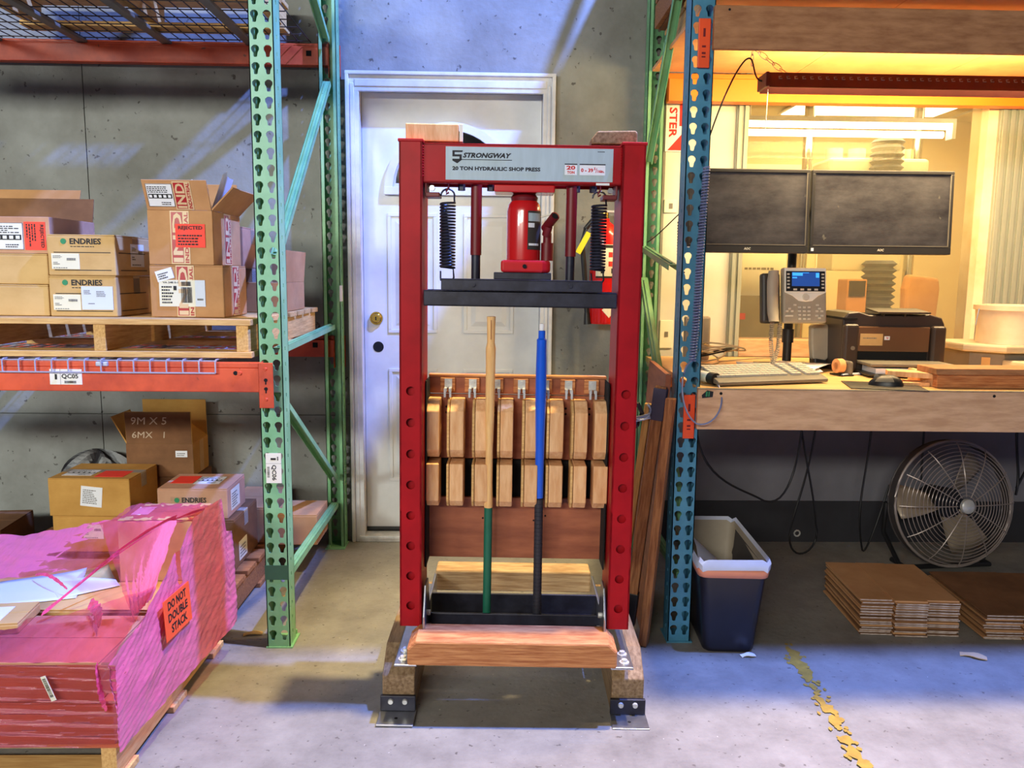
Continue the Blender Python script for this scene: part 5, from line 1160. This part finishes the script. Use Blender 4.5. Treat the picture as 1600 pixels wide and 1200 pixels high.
# floor odds and ends
yl = MB(); rnd_ = random.Random(4); zz_ = [.0008]
def nz(): zz_[0] += .00006; return zz_[0]
for (cy, s) in ((2.585,.7),(2.54,1.2),(2.48,1.3),(2.43,1.1),(2.385,.8),(2.33,.6),(2.29,.5),(2.25,.8),(2.20,1.1),(2.14,1.0),(2.10,.5),(2.04,1.0),(1.98,1.1),(1.92,1),(1.86,1),(1.78,1)):
    cx = .967+.08*(cy-1.933)+rnd_.uniform(-.006,.006); n = 11
    zq = nz()
    yl.add([(cx+s*.022*math.cos(i/n*6.28)*rnd_.uniform(.5,1.2), cy+s*.034*math.sin(i/n*6.28)*rnd_.uniform(.5,1.2), zq) for i in range(n)], [tuple(range(n))])
    for k in range(4):
        zq = nz(); ax, ay = cx+rnd_.uniform(-.03,.03), cy+rnd_.uniform(-.05,.05); yl.add([(ax+.007*math.cos(i/6*6.28)*rnd_.uniform(.5,1.4), ay+.01*math.sin(i/6*6.28)*rnd_.uniform(.5,1.4), zq) for i in range(6)], [tuple(range(6))])
tag(yl.build('floor_line', M['yline']), 'worn yellow paint line on the floor in front of the bench', 'floor marking')
def chip(label, x, y, rz, L, w, m='chip'):
    o = MB().grid(lambda u, v: (L*(u-.5), w*(v-.5)*(1-.3*math.sin(7*u)), .004+.006*math.sin(3*u)), 6, 2).build('wood_chip', M[m], None, loc=(x, y, 0), solid=.003); o.rotation_euler = (0, 0, R(rz)); tag(o, label, 'debris')
chip('splintered wood chip on the floor by the wrapped load', -.83, 2.70, 12, .065, .02)
chip('small wood sliver on the floor left of the rack upright', -.80, 3.02, 25, .03, .012)
chip('torn paper scrap on the floor in front of the cardboard stack', 1.62, 2.53, -28, .08, .03, 'tapec')
chip('white scrap lying at the foot of the waste bin', .86, 2.535, 5, .05, .02, 'paper')

# ================================================================ OFFICE BEYOND THE WINDOW
cl = thing('ceiling_panel_light', 'bright flat panel light in the office ceiling', 'lamp', (2.78, 6.10, 2.508)); MB().box(-.60, .62, -.3, .3, -.012, 0).build('frame', M['trim'], cl); MB().box(-.58, .60, -.28, .28, -.016, -.012).build('diffuser', M['panellt'], cl)
tl = thing('tube_light', 'long twin-tube fluorescent light hanging in the office', 'lamp', (2.06, 4.75, 2.06))
MB().box(-.72, .55, -.05, .05, .075, .10).build('housing', M['trim'], tl)
for zz in (.0, .048): MB().cyl((-.72,-.03,zz+.012), (.545-.04*(zz < .02),-.03,zz+.012), .019, n=12).build('fluorescent_tube', M['tubelt'], tl, smooth=True)
MB().box(.55, .57, -.05, .02, -.01, .1).build('lamp_holder', M['trim'], tl)
for xx in (-.6, .4): MB().cyl((xx,0,.1), (xx,0,.450), .004, n=6).build('hanger', M['trim'], tl)
light('AREA', 'office_panel_glow', (2.5, 5.3, 2.46), 60, (1.0, .80, .48), (2.4, 5.2, 0), 1.6, 1.2)
# testing machine
tm = thing('testing_machine', 'cream testing machine with steel columns and bellows in the office', 'machine', (2.28, 5.0, 0))
MB().box(-.42, .42, -.3, .3, 0, .78).build('base_cabinet', M['mach'], tm, bevel=.02)
MB().box(-.30, .30, -.14, .14, 1.72, 1.96).build('top_crosshead', M['mach'], tm, bevel=.02)
for xx in (-.22, -.08, .16, .26): MB().cyl((xx,0,1.96), (xx,0,2.03), .05, n=16).build('crosshead_nut', M['mach'], tm, smooth=True)
MB().box(-.24, .18, -.12, .12, 1.30, 1.44).build('moving_crosshead', M['mach'], tm, bevel=.01)
for xx in (-.40, .26): MB().cyl((xx,-.05,.78), (xx,-.05,2.5), .030, n=18).build('steel_column', M['rod'], tm, smooth=True)
def bellows(z0, z1, n, r0, r1, cx, cy):
    p = []
    for i in range(n): z = z0+(z1-z0)*i/n; p += [(r0, z), (r1, z+(z1-z0)/n*.5)]
    return MB().lathe(p+[(r0, z1)], 20, Matrix.Translation((cx, cy, 0)))
bellows(1.55, 2.06, 14, .075, .095, .02, -.18).build('bellows', M['bell'], tm); bellows(.78, 1.36, 15, .075, .10, .02, -.18).build('bellows', M['bell'], tm)
MB().box(-.20, -.08, -.26, -.12, .78, 1.25).build('control_column', M['under'], tm, bevel=.008); MB().box(-.19, -.10, -.28, -.26, 1.15, 1.24).build('display', M['plblack'], tm)
ch = thing('office_chair', 'tan office chair back seen through the window', 'chair', (2.37, 4.47, 0), 10)
MB().prism([(-.08,.72),(-.11,1.20),(-.09,1.28),(.10,1.26),(.11,1.2),(.08,.72)], -.03, .03, 'y').build('backrest', M['under'], ch, bevel=.02, seg=3); MB().box(-.15, .15, -.30, .02, .45, .53).build('seat', M['under'], ch, bevel=.03); MB().cyl((0,-.2,.08), (0,-.2,.45), .03, n=10).build('column', M['plblack'], ch)
for a in range(5): MB().tube([(0,-.2,.08), (0+.2*math.cos(a*1.2566), -.2+.2*math.sin(a*1.2566), .04)], .02, 6).build('leg', M['plblack'], ch)
dc = thing('document_cabinet', 'grey cabinet with red label behind the window corner', 'cabinet', (1.42, 4.5, 0), -4)
MB().box(-.26, .20, 0, .4, 0, 1.18).build('body', M['bezel'], dc, bevel=.008); sticker(dc, (-.10,-.001,1.02), X, Z, .09, .035, 'inkr'); MB().tube([(.22*math.cos(R(t)), -.02, .90+.14*math.sin(R(t))) for t in range(170, 375, 15)], .014, 6).build('curved_handle', M['phone'], dc, smooth=True); MB().box(-.24, .18, -.004, 0, .60, .615).build('drawer_gap', M['dark'], dc)
dp = thing('posted_document', 'white printed page taped inside the office window', 'paper', (1.13, WY+.0605, 1.17)); MB().box(0, .235, 0, .0015, 0, .32).build('page', M['paper'], dp); lettering(dp, [('m',.05,.22,.14,.06,3), ('m',.04,.12,.15,.02,1)], (0,-.0,0), X, Z, 'inkg', .001)
wb = thing('door_frame_beyond', 'pale door frame on the office rear wall', 'door frame', (2.35, 6.69, 0)); MB().box(-.5, -.44, -.03, .0, 0, 2.1).box(.30, .36, -.03, 0, 0, 2.1).box(-.5, .36, -.03, 0, 2.1, 2.16).build('frame', M['mach'], wb); MB().box(-.44, .30, -.012, 0, 0, 2.1).build('leaf', M['office'], wb)
